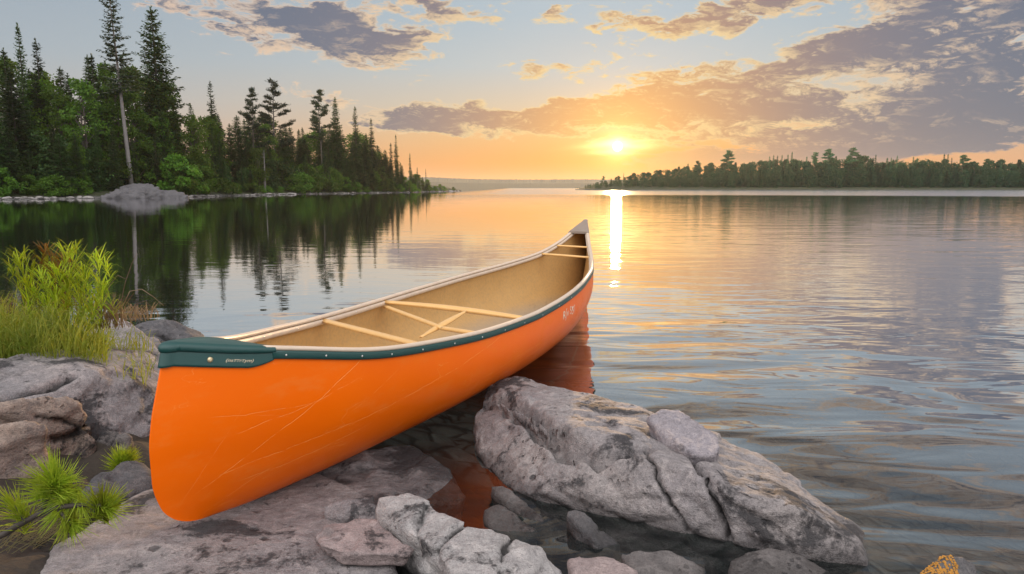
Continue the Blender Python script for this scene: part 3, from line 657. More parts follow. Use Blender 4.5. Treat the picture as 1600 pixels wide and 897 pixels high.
def hull_mat():
    m, g, out = newmat('orange_gelcoat'); p = objco(g); x, y, z = g.sep(p)
    n = g.noise(p, 2.5, 4, .6)
    col = g.mix(n, (.90, .128, .001, 1), (.96, .175, .0015, 1))
    scr = None; r = random.Random(5)
    arcs = [(.05, .62, .17, .32, .0, .0016)]
    arcs = [(-.02, .50, .16, .62, 0.0, .0013), (.02, 1.9, .20, .11, .012, .0010), (.3, 3.2, .12, .055, .010, .0011), (.5, 3.4, .085, .052, .008, .0009),
            (.05, .42, .30, .12, .25, .0008), (.0, .3, .36, -.18, .3, .0007), (-.06, .12, .12, 1.7, .2, .0007), (1.0, 2.2, .21, .04, 0, .0010), (.7, 1.6, .155, .09, 0, .0008),
            (.02, .25, .1, .5, 0, .0009), (1.5, 2.6, .17, .03, .02, .0010), (.35, .60, .27, .5, 0, .0006), (.1, .22, .34, -.3, 0, .0006), (.08, .5, .165, .02, .35, .0009), (1.9, 3.0, .15, .05, 0, .0008)]
    wob = g.mul(g.m('SUBTRACT', g.noise(p, 9, 3, .6), .5), .02)
    for x0, x1, z0, sl_, cv, wd in arcs:
        t = g.m('SUBTRACT', x, x0)
        zz = g.add(g.mul(t, sl_), g.mul(g.mul(t, t), cv), z0)
        d = g.m('ABSOLUTE', g.m('SUBTRACT', g.add(z, wob), zz))
        f = g.mul(g.ss(d, wd * 1.25, wd * .4), g.ss(x, x0, x0 + .05), g.ss(x, x1, x1 - .12))
        scr = f if scr is None else g.m('MAXIMUM', scr, f)
    brk = g.ss(g.noise(p, 24, 3, .7), .36, .56)
    hair = g.mul(g.ss(g.m('ABSOLUTE', g.m('SUBTRACT', g.noise(g.v('MULTIPLY', p, (2.5, 1, 9)), 2.2, 3, .5, 1.0), .5)), .006, .001), g.ss(g.noise(p, 5, 2), .5, .62))
    scr = g.m('MAXIMUM', g.mul(scr, brk), g.mul(hair, .5))
    col = g.mix(g.mul(scr, .55), col, (.98, .42, .12, 1))
    scuff = g.mul(g.ss(g.noise(g.v('MULTIPLY', p, (2.2, 1, 6)), 2.4, 7, .72), .50, .70), .30); col = g.mix(scuff, col, (.86, .25, .045, 1))
    mark = g.mul(g.ss(g.m('ABSOLUTE', g.m('SUBTRACT', g.add(z, g.mul(g.m('SUBTRACT', n, .5), .03)), .098)), .007, .001), g.ss(x, 1.0, 2.0), .25); col = g.mix(mark, col, (.95, .55, .28, 1))
    dirt = g.mul(g.ss(g.noise(p, 14, 6, .7), .50, .78), g.ss(z, .16, .03), .35)
    col = g.mix(dirt, col, (.25, .07, .02, 1))
    bsdf(g, out, col, g.add(.26, g.mul(n, .12), g.mul(scr, .3), g.mul(scuff, .6)), g.bump(g.add(g.mul(n, .004), g.mul(scr, -.0004)), .6, 1.0), Specular_IOR_Level=.16); return m
def lining_mat():
    m, g, out = newmat('tan_fibre_lining'); p = objco(g); n = g.noise(p, 5, 5, .65); n2 = g.noise(p, 60, 4, .6); x, y, z = g.sep(p)
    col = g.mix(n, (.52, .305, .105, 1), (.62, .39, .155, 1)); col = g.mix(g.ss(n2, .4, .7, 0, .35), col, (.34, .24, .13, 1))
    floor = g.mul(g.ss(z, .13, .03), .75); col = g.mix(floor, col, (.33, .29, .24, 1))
    stain = g.mul(g.ss(g.noise(g.v('MULTIPLY', p, (1, 3.5, 1)), 3.0, 5, .7), .56, .70), g.ss(z, .12, .04), .55); col = g.mix(stain, col, (.13, .095, .06, 1))
    bsdf(g, out, col, .55, g.bump(g.add(g.mul(n2, .002), g.mul(n, .01)), .5, 1.0), Specular_IOR_Level=.3); return m
def build_canoe():
    can = empty('canoe', (B_[0], B_[1], 0), math.atan2(AX[1], AX[0]), label='orange canoe with green bow deck drawn up on the shore rocks', cat='canoe')
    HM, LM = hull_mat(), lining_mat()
    green = simple('green_vinyl', (.010, .062, .058, 1), .38, .15, 40, .0006)
    rim_m = simple('worn_ash_rim', (.60, .49, .38, 1), .42, .18, 22, .0015)
    wood = simple('varnished_ash', (.74, .45, .16, 1), .30, .14, 18, .001, Coat_Weight=.3)
    steel = simple('rivet_steel', (.75, .74, .72, 1), .3, .05, 60, Metallic=.9)
    brass = simple('brass', (.75, .62, .38, 1), .35, .05, 60, Metallic=.7)
    letter = simple('cream_letters', (.78, .66, .46, 1), .5, .05, 60)
    uu = (1 - np.cos(np.linspace(0, math.pi, 150))) / 2; wl = np.linspace(0, 1, 42) ** 1.7
    V, F, n = hull_grid(uu, wl, 0)
    k0 = (len(uu) - 1) * n
    for base, flip in ((0, 0), (k0, 1)):
        h = n // 2
        for k in range(h):
            q = (base + k, base + k + 1, base + n - 2 - k, base + n - 1 - k)
            q = q[:2] + ((q[2],) if q[1] == q[2] else q[2:])
            F.append(q[::-1] if flip else q)
    part('hull', V, F, HM, can, True)
    V, F, n = hull_grid(np.linspace(.012, .988, 110), wl, .009)
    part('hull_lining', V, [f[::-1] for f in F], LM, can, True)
    ug = np.linspace(.001, .999, 140)
    gx = pchip(WB, XB, 1.0) + (pchip(WB, XS, 1.0) - pchip(WB, XB, 1.0)) * ug; gb = np.maximum(np.interp(ug, *_gb), .006); gz = np.interp(ug, *_gz)
    def strip(u0, u1, sd, prof, nm, mat, parent, sm=True, n=140):
        us = np.linspace(u0, u1, n); x = float(XB[-1]) + (XS[-1] - XB[-1]) * us; b = np.maximum(np.interp(us, *_gb), .006); z = np.interp(us, *_gz)
        mb = MB()
        mb.sweep(us, lambda i: [(x[i], sd * max(b[i] + a, .0015), z[i] + c) for a, c in (prof if sd < 0 else prof[::-1])])
        return mb.build(nm, mat, parent, sm)
    rimp = [(-.0145, -.003), (-.0155, .003), (-.012, .0085), (-.004, .0105), (.005, .009), (.0095, .0045), (.009, -.001), (-.005, -.003)]
    grn = [(.0015, -.001), (.0100, -.002), (.0115, -.007), (.0115, -.019), (.0095, -.023), (.0015, -.024)]
    inw = [(-.0092, -.005), (-.020, -.006), (-.021, -.020), (-.018, -.026), (-.0092, -.027)]
    lab = {-1: None, 1: None}
    for sd in (-1, 1):
        strip(.044, .985, sd, rimp, 'gunwale', rim_m, can)
        tr = strip(.047, .985, sd, grn, 'trim_strip', green, can)
        iw = strip(.06, .96, sd, inw, 'inwale', rim_m, can)
        for holder, us, off, zo in ((tr, [.054, .078, .103, .128, .160, .200, .242, .285, .33, .38, .44, .50, .56, .62, .68, .74, .8, .86], .0112, -.013), (iw, np.linspace(.10, .9, 15), -.0212, -.014)):
            for u in us:
                x = float(XB[-1]) + (XS[-1] - XB[-1]) * u; b = float(np.interp(u, *_gb)); z = float(np.interp(u, *_gz)); mb = MB()
                yv = sd * (b + off); o = sd if off > 0 else -sd
                mb.tube([(x, yv - o * .002, z + zo), (x, yv + o * .0006, z + zo), (x, yv + o * .0013, z + zo)], [.0032, .0032, .0016], 8)
                mb.build('rivet', steel, holder, True)
    # bow deck: thick rounded cap over a skirt that wraps the stem and the hull sides
    def gpt(u): return float(XB[-1]) + (XS[-1] - XB[-1]) * u, float(max(np.interp(u, *_gb), .008)), float(np.interp(u, *_gz))
    U0 = .0045; side_u = list(np.linspace(.0, 1, 30) ** 1.35 * (.0495 - U0) + U0)
    def ring(drop):
        """outline of the hull 'drop' metres under the sheer: near side, round the stem, far side"""
        pts = []
        def at(u):
            dr = drop(u) if callable(drop) else drop
            w = 1 - dr / (float(np.interp(u, *_gz)) - float(np.interp(u, *_kz))); x, b, z = hull(u, w); return float(x), float(b), float(z)
        for u in side_u[::-1]: x, b, z = at(u); pts.append((x, -b, z))
        x, b, z = at(U0)
        x2, b2, z2 = at(side_u[3]); q0 = math.atan2(b2 - b, x2 - x); rr_ = b / math.cos(q0); cx = x + rr_ * math.sin(q0)
        dr0 = drop(U0) if callable(drop) else drop; xst = float(hull(0, 1 - dr0 / (float(np.interp(0, *_gz)) - float(np.interp(0, *_kz))))[0]) - .002
        for q in np.linspace(q0, math.pi - q0, 9)[1:-1]: pts.append((x + (cx - math.sin(q) * rr_ - x) * (xst - x) / (cx - rr_ - x), -math.cos(q) * rr_, z))
        for u in side_u: x, b, z = at(u); pts.append((x, b, z))
        P = np.array(pts); T = np.gradient(P[:, :2], axis=0); Nn = np.stack([T[:, 1], -T[:, 0]], 1); Nn /= np.linalg.norm(Nn, axis=1, keepdims=True)
        if Nn[0, 1] > 0: Nn = -Nn
        return P, Nn
    P0, N0 = ring(0.0); ns_ = len(P0); half = ns_ // 2
    uu_of = np.array(side_u[::-1] + [U0] * 7 + side_u); fade = np.clip((.0495 - uu_of) / .022, 0, 1) ** .6
    prof = [(.0005, -.012), (.0080, -.0115), (.0110, -.007), (.0115, -.001), (.0098, .004), (.0055, .0078), (-.001, .0098)]
    rows = []
    for a_, c_ in prof: rows.append(np.column_stack([P0[:, :2] + N0 * a_, P0[:, 2] + c_ * (.75 + .25 * fade) + .002 * (1 - fade)]))
    V = [tuple(p) for r_ in rows for p in r_]; np_ = len(prof)
    F = [(k * ns_ + i, k * ns_ + i + 1, (k + 1) * ns_ + i + 1, (k + 1) * ns_ + i) for k in range(np_ - 1) for i in range(ns_ - 1)]
    # crowned top between the two sides, its inboard edge hollowed
    top = rows[-1]; cr = 8; base = len(V); grid = []
    for i in range(half + 1):
        a_, b_ = top[i], top[ns_ - 1 - i]; row = []
        for j in range(cr + 1):
            t = j / cr; p = a_ * (1 - t) + b_ * t; hw = np.linalg.norm(a_[:2] - b_[:2]) / 2; q = 1 - (2 * t - 1) ** 2
            p = p + np.array([-.25 * q * hw * np.clip((uu_of[i] - .030) / .020, 0, 1) ** 2, 0,   .15 * q * hw * (.55 + .45 * fade[i])])
            row.append(len(V)); V.append(tuple(p))
        grid.append(row)
    F += [(grid[i][j], grid[i][j + 1], grid[i + 1][j + 1], grid[i + 1][j]) for i in range(half) for j in range(cr)]
    m0 = len(V); V += [(V[k][0], V[k][1] * .99, V[k][2] - .016) for k in grid[0]]
    F += [(grid[0][j + 1], grid[0][j], m0 + j, m0 + j + 1) for j in range(cr)]
    deck = part('bow_deck', V, F, green, can, True)
    mb = MB(); rows = []
    def dr(t):
        return lambda u: t * (.043 if u < .037 else .043 - .019 * ((u - .037) / .0125) ** 1.6)
    for t in np.linspace(.10, 1, 8):
        P, N_ = ring(dr(t)); rows.append(np.column_stack([P[:, :2] + N_ * .0048, P[:, 2]]))
    P, N_ = ring(dr(1.0)); rows.append(np.column_stack([P[:, :2] + N_ * .0002, P[:, 2] - .001]))
    V = [tuple(p) for r_ in rows for p in r_]
    mb.add(V, [(k * ns_ + i, (k + 1) * ns_ + i, (k + 1) * ns_ + i + 1, k * ns_ + i + 1) for k in range(len(rows) - 1) for i in range(ns_ - 1)])
    skirt = mb.build('deck_skirt', green, can, True)
    # brass bolt and worn lettering on the skirt (near side)
    def side_pt(u, drop, off):
        w = 1 - drop / (float(np.interp(u, *_gz)) - float(np.interp(u, *_kz))); x, b, z = hull(u, w); return Vector((float(x), -(float(b) + off), float(z)))
    p = side_pt(.0185, .0265, .005); nv = Vector((-.35, -1, 0)).normalized(); mb = MB()
    mb.tube([p - nv * .002, p + nv * .0025, p + nv * .0035], [.0065, .0065, .003], 12); mb.build('bolt', brass, skirt, True)
    def lettering(txt, u0, u1, drop, hgt, shear, nm, mat, parent, off, flip=False, lw=.0):
        cu = bpy.data.curves.new('t', 'FONT'); cu.body = txt; cu.size = 1; cu.shear = shear; cu.offset = lw
        t = bpy.data.objects.new('t', cu); C.objects.link(t); dg = bpy.context.evaluated_depsgraph_get(); me = bpy.data.meshes.new_from_object(t.evaluated_get(dg))
        bpy.data.objects.remove(t); xs = [v.co.x for v in me.vertices]; ys = [v.co.y for v in me.vertices]; x0, x1 = min(xs), max(xs); y0, y1 = min(ys), max(ys)
        for v in me.vertices:
            u = u0 + (u1 - u0) * (v.co.x - x0) / (x1 - x0); v.co = side_pt(u, drop + hgt * (1 - (v.co.y - y0) / (y1 - y0)), off)
        me.materials.clear(); me.materials.append(mat); link(nm, me, parent)
    lettering('(nsттrтym)',  .0255, .0385, .0225, .0098, .25, 'lettering', letter, skirt, .0060, lw=.0)
    lettering('Rʃv Sʒɾ', .452, .515, .052, .052, .35, 'side_lettering', simple('faded_letters', (.85, .72, .55, 1), .6, .1, 40), can, .0012, lw=.004)
    # stern deck plate
    us = np.linspace(.945, .9995, 14); rows = []
    for u in us:
        x, b, z = gpt(u); b += .010; x2 = x
        rows.append([(x2, -b, z + .002), (x2, -b, z + .013), (x2, -b * .8, z + .0175), (x2, 0, z + .019), (x2, b * .8, z + .0175), (x2, b, z + .013), (x2, b, z + .002)])
    mb = MB(); mb.sweep(us, lambda i: rows[i][::-1]); mb.build('stern_deck', simple('grey_ash_deck', (.26, .21, .17, 1), .5, .15, 20, .001), can, False)
    # yoke, thwarts, seat bars
    def bar(nm, uL, uR, rmid, rend, dz=-.012, flat=.55, bow=.0, aL=None, aR=None):
        A = Vector((gpt(uL)[0], gpt(uL)[1] - .015, gpt(uL)[2] + dz)) if aL is None else Vector(aL)
        Bp = Vector((gpt(uR)[0], -(gpt(uR)[1] - .015), gpt(uR)[2] + dz)) if aR is None else Vector(aR)
        N_ = 17; mb = MB(); path = [A.lerp(Bp, i / (N_ - 1)) + Vector((bow * math.sin(math.pi * i / (N_ - 1)), 0, 0)) for i in range(N_)]
        d = (Bp - A).normalized(); up = Vector((0, 0, 1)); sd = d.cross(up).normalized()
        def sect(i):
            t = i / (N_ - 1); r = rend + (rmid - rend) * math.sin(math.pi * t) ** 1.2
            return [path[i] + sd * math.cos(q) * r + up * math.sin(q) * r * flat for q in np.linspace(0, 2 * math.pi, 13)[:-1]]
        mb.sweep(path, sect); return mb.build(nm, wood, can, True)
    bar('yoke', .398, .352, .024, .016, bow=.03)
    bar('thwart', .265, .172, .017, .015)
    bar('thwart', .849, .835, .016, .013, -.010)
    bar('thwart', .897, .893, .015, .012, -.010)
    yk = gpt(.375); a = (gpt(.392)[0], gpt(.392)[1] - .03, gpt(.392)[2] - .030)
    mid = (gpt(.30)[0], -.10, .335); endp = (gpt(.262)[0], -(gpt(.262)[1] - .02), gpt(.262)[2] - .02)
    bar('seat_bar', 0, 0, .013, .012, aL=a, aR=mid, flat=.7)
    bar('seat_bar', 0, 0, .013, .012, aL=mid, aR=endp, flat=.7)
    bar('brace', 0, 0, .019, .007, aL=(gpt(.372)[0] - .01, -.075, .352), aR=(gpt(.275)[0], -.055, .318), flat=.5)
    return can
build_canoe()

# ------------------------------------------------------------------ trees
def quads(P, D, Wd, L, W):
    """P base points, D directions, Wd width directions -> pointed little leaf faces"""
    n = len(P); L = np.asarray(L)[:, None]; W = np.asarray(W)[:, None]
    V = np.stack([P, P + D * L * .45 - Wd * W * .5, P + D * L, P + D * L * .45 + Wd * W * .5], 1).reshape(-1, 3)
    return V, np.arange(4 * n).reshape(n, 4)
def unit(a): return a / np.maximum(np.linalg.norm(a, axis=-1, keepdims=True), 1e-9)
def cone_trunk(h, r0, lean=(0, 0), n=7, seg=8, bend=0.0, seed=0):
    mb = MB(); r = random.Random(seed); pts = []; rad = []
    for i in range(seg + 1):
        t = i / seg; pts.append((lean[0] * t * h + math.sin(t * 5) * bend, lean[1] * t * h + math.cos(t * 4) * bend - bend, t * h)); rad.append(r0 * (1 - t) ** .8 + .012)
    mb.tube(pts, rad, n); return mb, pts
def spruce(h=15, rmax=2.3, base=.08, dens=1.0, seed=0, droop=.35, power=.8, gap=.0, twig=.42, mat=None, lean=(0, 0), trunkmat=None, r0=None):
    rg = np.random.default_rng(seed); tb, pts = cone_trunk(h, r0 or h * .011, lean, seed=seed)
    Ps, Ds, Ws, Ls, Wi = [], [], [], [], []
    z = base * h; limbs = MB()
    while z < h * .985:
        t = (z / h - base) / (1 - base); rad = rmax * max((1 - t), .015) ** power * rg.uniform(.72, 1.12)
        nb = int(rg.integers(5, 9)); off = rg.uniform(0, 6.28)
        for b in range(nb):
            if rg.uniform() < gap: continue
            a = off + 6.283 * b / nb + rg.normal(0, .2); L = rad * rg.uniform(.6, 1.15) + .12
            slope = .45 * t - droop * (1 - t) + rg.normal(0, .10)
            m = max(3, int(L * 8 * dens)); s = np.linspace(.12, 1, m) * L
            tip_up = .22 * (s / L) ** 2 * L
            ctr = np.stack([np.cos(a) * s + lean[0] * z, np.sin(a) * s + lean[1] * z, z + slope * s + tip_up * .5], 1)
            if L > .5: limbs.tube([ctr[0], ctr[-1]], [.018 + .008 * L, .006], 3, False)
            for k in range(3):
                side = (-1, 1, 0)[k]; n = m
                dirv = np.stack([np.cos(a + side * .95 + rg.normal(0, .25, n)), np.sin(a + side * .95 + rg.normal(0, .25, n)), np.full(n, -.28 + .3 * t) + rg.normal(0, .28, n)], 1)
                Ps.append(ctr + rg.normal(0, .04, (n, 3))); Ds.append(unit(dirv))
                Ws.append(unit(np.cross(dirv, np.stack([rg.normal(0, .5, n), rg.normal(0, .5, n), np.ones(n)], 1))))
                ln = twig * (1.15 - .55 * s / L) * rg.uniform(.7, 1.3, n) * (.55 + .45 * min(1, rad / 1.0)); Ls.append(ln); Wi.append(ln * .50)
        z += h * .0155 * rg.uniform(.75, 1.3) + .08
    n = 40; Ps.append(np.stack([np.full(n, lean[0] * h), np.full(n, lean[1] * h), h - rg.uniform(0, .9, n)], 1)); Ds.append(unit(np.stack([rg.normal(0, .5, n), rg.normal(0, .5, n), np.full(n, .9)], 1)))
    Ws.append(unit(rg.normal(0, 1, (n, 3)))); Ls.append(np.full(n, .28)); Wi.append(np.full(n, .12))
    V, F = quads(np.concatenate(Ps), np.concatenate(Ds), np.concatenate(Ws), np.concatenate(Ls), np.concatenate(Wi))
    tb.add(limbs.V, limbs.F)
    return mesh('trunk', tb.V, tb.F, trunkmat or BARK, True), mesh('crown', V, F, mat or SPRUCE)
def pine(h=16, seed=0, start=.35, spread=2.2, tuft=.55, mat=None, n=26, windy=0.0):
    rg = np.random.default_rng(seed); tb, pts = cone_trunk(h, h * .011, seed=seed, bend=.12)
    Ps, Ds, Ws, Ls, Wi = [], [], [], [], []
    for i in range(n):
        t = start + (1 - start) * (i / (n - 1)) ** .9; z = t * h; a = rg.uniform(0, 6.28)
        L = spread * (1.05 - ((t - start) / (1 - start)) ** 1.5) * rg.uniform(.55, 1.2) + .2; up = rg.uniform(-.05, .30) + .5 * (t - start)
        dx = np.array([math.cos(a) + windy, math.sin(a), up]); dx /= np.linalg.norm(dx); A = np.array([0, 0, z]); Bp = A + dx * L
        tb.tube([A, A + dx * L * .55 - np.array([0, 0, .04 * L]), Bp + np.array([0, 0, .12 * L])], [.045 * h / 16 + .012 * L, .03, .012], 4, False)
        for s in np.linspace(.35, 1, max(2, int(L * 3))):
            c = A + dx * L * s + np.array([0, 0, .1 * L * s * s]) + rg.normal(0, .08, 3); m = 46
            u = rg.normal(0, 1, (m, 3)); u[:, 2] = np.abs(u[:, 2]) * .8 + .05; u[:, 0] += windy; u = unit(u + dx * .7)
            Ps.append(c + rg.normal(0, .12, (m, 3)) * np.array([1.6, 1.6, .6])); Ds.append(u); Ws.append(unit(np.cross(u, rg.normal(0, 1, (m, 3)))))
            ln = tuft * rg.uniform(.55, 1.1, m); Ls.append(ln); Wi.append(ln * .20)
    V, F = quads(np.concatenate(Ps), np.concatenate(Ds), np.concatenate(Ws), np.concatenate(Ls), np.concatenate(Wi))
    return mesh('trunk', tb.V, tb.F, BARK, True), mesh('crown', V, F, mat or PINE)
def broad(h=12, w=2.6, seed=0, lo=.22, clumps=46, leaf=.30, per=85, mat=None, trunk=True):
    rg = np.random.default_rng(seed); tb, pts = cone_trunk(h * .9, h * .012, seed=seed, bend=.15)
    Ps, Ds, Ws, Ls, Wi = [], [], [], [], []
    for i in range(clumps):
        t = rg.uniform(0, 1) ** .8; z = h * (lo + (1 - lo) * t); env = w * (math.sin(math.pi * (.18 + .80 * t)) ** .7)
        a = rg.uniform(0, 6.28); r = env * math.sqrt(rg.uniform(.05, 1)); c = np.array([math.cos(a) * r, math.sin(a) * r, z])
        if trunk: tb.tube([(0, 0, max(z - r * .9 - .3, h * .1)), c * np.array([.6, .6, 1]) - np.array([0, 0, .15]), c], [.05, .03, .012], 4, False)
        sz = rg.uniform(.45, .95) * w * .36; m = int(per * rg.uniform(.6, 1.3))
        u = unit(rg.normal(0, 1, (m, 3))); Ps.append(c + u * (sz * rg.uniform(.35, 1.05, m) ** .7)[:, None] * np.array([1.15, 1.15, .75]))
        d = unit(u + rg.normal(0, .8, (m, 3)) + np.array([0, 0, -.3])); Ds.append(d); Ws.append(unit(np.cross(d, rg.normal(0, 1, (m, 3)))))
        ln = leaf * rg.uniform(.6, 1.3, m); Ls.append(ln); Wi.append(ln * .62)
    V, F = quads(np.concatenate(Ps), np.concatenate(Ds), np.concatenate(Ws), np.concatenate(Ls), np.concatenate(Wi))
    return mesh('trunk', tb.V, tb.F, BARK, True), mesh('crown', V, F, mat or LEAF)
def put_tree(kind, meshes, loc, s, rz, label, group, cat='tree', sxy=None, tn=None):
    tn = tn or (('trunk', 'crown') if len(meshes) == 2 else ('foliage',))
    o = empty(kind, loc, rz, label=label, cat=cat, group=group); o.scale = (sxy or s, sxy or s, s)
    for nm, me in zip(tn, meshes): link(nm, me, o)
    return o
def build_left_forest():
    SP = [spruce(15, 2.5, .05, 1.0, 1), spruce(15, 2.1, .04, 1.0, 2, .45), spruce(15, 1.8, .06, 1.0, 3, .3, .9), spruce(15, 2.9, .03, .9, 4, .4, .7)]
    SPT = [spruce(16, 1.15, .22, 1.1, 5, .35, .6, .25), spruce(16, .95, .3, 1.1, 6, .3, .5, .35), spruce(16, 1.5, .15, 1.1, 15, .35, .75, .2)]
    PN = [pine(16, 7, .42), pine(16, 8, .38, 2.6), pine(16, 9, .5, 2.0, windy=-.4)]
    BR = [broad(12, 2.7, 10, .05, 62), broad(12, 2.3, 11, .04, 56), broad(12, 3.0, 12, .06, 70), broad(12, 2.0, 13, .03, 50)]
    SH = [broad(2.4, 1.6, 20, .02, 26, .22, 90, SHRUB, False), broad(2.0, 1.9, 21, .02, 30, .22, 80, SHRUB, False), broad(3.0, 1.5, 22, .05, 28, .22, 85, SHRUB, False)]
    UB = [broad(5, 2.6, 24, .01, 40, .30, 80, LEAF, False), broad(5, 2.2, 25, .01, 36, .30, 80, SPRUCE, False)]
    sky_u = [-80, 0, 40, 80, 130, 160, 200, 240, 270, 300, 330, 370, 400, 440, 470, 490, 520, 550, 580, 600, 620, 640, 670, 700]
    sky_v = [80, 66, 72, 92, 84, 80, 92, 100, 120, 150, 160, 178, 176, 182, 192, 200, 192, 196, 210, 226, 248, 262, 280, 291]
    r = random.Random(11)
    def base(u, k):
        d = shore_d(u) + k; t = np.clip((722 - u) / 90, .02, 1); zz = float(land_z(k / max(t, .05)) * t ** .7)
        return np.array([ux(u, d), d, zz - .15])
    def by_top(kind, lst, h0, u, v, k, label, group, rz=None, wide=1.0, cat='tree', i=None):
        b = base(u, k); top = PD(u, v, b[1])[2]; s = max((top - b[2]) / h0, .05)
        me = lst[i if i is not None else r.randrange(len(lst))]
        return put_tree(kind, me, b, s, r.uniform(0, 6.28) if rz is None else rz, label, group, cat, s * wide)
    gF = 'trees of the forest on the left shore'
    # trees that stand out against the sky
    by_top('spruce_tree', SP, 15, 60, 38, 9, 'dark pointed spruce rising above the forest near the left edge of the picture', gF, i=2, wide=.75)
    by_top('spruce_tree', SPT, 16, 85, 62, 12, 'thin spruce just right of the pointed spruce near the left edge', gF, i=1)
    by_top('spruce_tree', SP, 15, 262, 11, 9, 'tall broad dark spruce right of the leaning bare-trunked larch', gF, i=3, wide=1.0)
    by_top('spruce_tree', SPT, 16, 343, 128, 9, 'short-topped spruce midway between the tall broad spruce and the tufted pines', gF, i=2)
    by_top('pine_tree', PN, 16, 404, 141, 8, 'left one of the two tufted pines with open palm-like crowns', gF, i=0)
    by_top('pine_tree', PN, 16, 437, 129, 9, 'right and fuller one of the two tufted pines with open palm-like crowns', gF, i=1)
    by_top('pine_tree', PN, 16, 507, 145, 8, 'wind-swept pine with limbs streaming to the left in mid forest', gF, rz=0, i=2)
    by_top('spruce_tree', SP, 15, 531, 153, 8, 'full spruce just right of the wind-swept pine', gF, i=0, wide=.85)
    by_top('spruce_tree', SPT, 16, 561, 167, 7, 'ragged thin spruce spire left of the point', gF, i=0)
    by_top('spruce_tree', SPT, 16, 585, 186, 6, 'ragged spruce right of the thin spire near the point', gF, i=2)
    by_top('spruce_tree', SPT, 16, 614, 224, 5, 'short dead-topped spruce beside the slender spire near the tip of the point', gF, i=1)
    by_top('spruce_tree', SPT, 16, 622, 211, 4, 'slender dark spire standing alone towards the tip of the point', gF, i=2, wide=.8)
    by_top('spruce_tree', SPT, 16, 643, 240, 3, 'small lone sparse spruce against the orange sky near the tip of the point', gF, i=0, wide=.8)
    by_top('spruce_tree', SPT, 16, 654, 262, 2, 'tiny spruce right of the small lone spruce at the tip of the point', gF, i=1)
    by_top('spruce_tree', SPT, 16, 667, 264, 2, 'tiny bare spike of a spruce, last before the tip of the point', gF, i=1, wide=.6)
    # the leaning larch with a bare grey trunk
    b = base(212, 3.0); b[2] = .9; top = PD(170, -12, b[1] + 1); h = top[2] - b[2]; ln = ((top[0] - b[0]) / h, (top[1] - b[1]) / h)
    me = spruce(h, 1.5, .50, 1.0, 31, .15, .45, .25, .36, PINE, ln, BARK_GREY, .20)
    put_tree('larch_tree', me, b, 1, 0, 'leaning larch with bare pale grey trunk standing on the grey shore rock', gF)
    # a grey dead snag by the water
    tb, pts = cone_trunk(5.5, .16, (.02, 0), seed=3)
    rs = random.Random(2)
    for i in range(26):
        z = rs.uniform(.8, 5); a = rs.uniform(0, 6.28); L = rs.uniform(.3, 1.1) * (1.1 - z / 7); tb.tube([(0, 0, z), (math.cos(a) * L, math.sin(a) * L, z - .15 * L)], [.025, .006], 4, False)
    bb = base(418, 1.6); o = empty('dead_tree', bb, label='small grey dead tree at the water left of mid forest', cat='dead tree', group=gF); link('trunk', mesh('trunk', tb.V, tb.F, BARK_GREY, True), o)
    # the mass of the forest
    zones = [(-999, 60, 'at the left end of the forest'), (60, 185, 'between the pointed spruce and the leaning larch'), (185, 262, 'between the leaning larch and the tall broad spruce'), (262, 343, 'right of the tall broad spruce'),
             (343, 420, 'left of the two tufted pines'), (420, 505, 'between the tufted pines and the wind-swept pine'), (505, 585, 'between the wind-swept pine and the ragged spruces'), (585, 999, 'on the low end of the wooded point')]
    def zone(u):
        for a, c, t in zones:
            if a <= u < c: return t
    rowname = ['front-row', 'middle-row', 'back-row', 'rearmost']
    u = -75.0
    while u < 690:
        d = shore_d(u); step = 1.35 * FPX / d
        for row in range(4):
            uu_ = u + r.uniform(-.6, .6) * step; k = (3.0, 6.0, 10, 16)[row] * r.uniform(.8, 1.2) * (1 if uu_ < 600 else .5)
            sk = float(np.interp(uu_, sky_u, sky_v)); span = max(300 - sk, 6)
            top = sk + span * (r.uniform(.38, .72), r.uniform(.14, .36), r.uniform(.0, .16), r.uniform(.02, .12))[row]
            con = r.random() < (.95, .86, .72, .6)[row]
            if uu_ > 600: con = r.random() < .75
            lab = '%s %s %s' % (rowname[row], 'dark spruce' if con else 'leafy green tree', zone(uu_))
            by_top('spruce_tree' if con else 'broadleaf_tree', SP if con else BR, 15 if con else 12, uu_, top, k, lab, gF, wide=r.uniform(.8, 1.2) * (.8 if row == 0 else 1) * max(1.0, 1.0 + (uu_ - 280) / 420))
        for kk in (4.5, 9.0):
            uy = u + r.uniform(-.5, .5) * step
            if not (185 < uy < 240 and kk < 5): by_top('undergrowth_bush', [(m[1],) for m in UB], 5, uy, 300 - (300 - float(np.interp(uy, sky_u, sky_v))) * r.uniform(.26, .42), kk * (1 if uy < 600 else .4), 'dark undergrowth bush filling the shade %s' % zone(uy), gF, wide=r.uniform(.9, 1.2), cat='bush')
        # young spruces stand at the very edge of the water
        if r.random() < .62 and not 150 < u < 265 and u < 640:
            uy = u + r.uniform(-.5, .5) * step; by_top('spruce_tree', SP, 15, uy, 300 - (300 - float(np.interp(uy, sky_u, sky_v))) * r.uniform(.22, .46), r.uniform(1.9, 2.6), 'young pale green spruce %s' % zone(uy), gF, wide=r.uniform(1.0, 1.35), i=r.choice((0, 1, 3)))
        u += step * 1.25
    # shrubs along the water
    gS = 'shrubs along the left shore'; u = -60.0
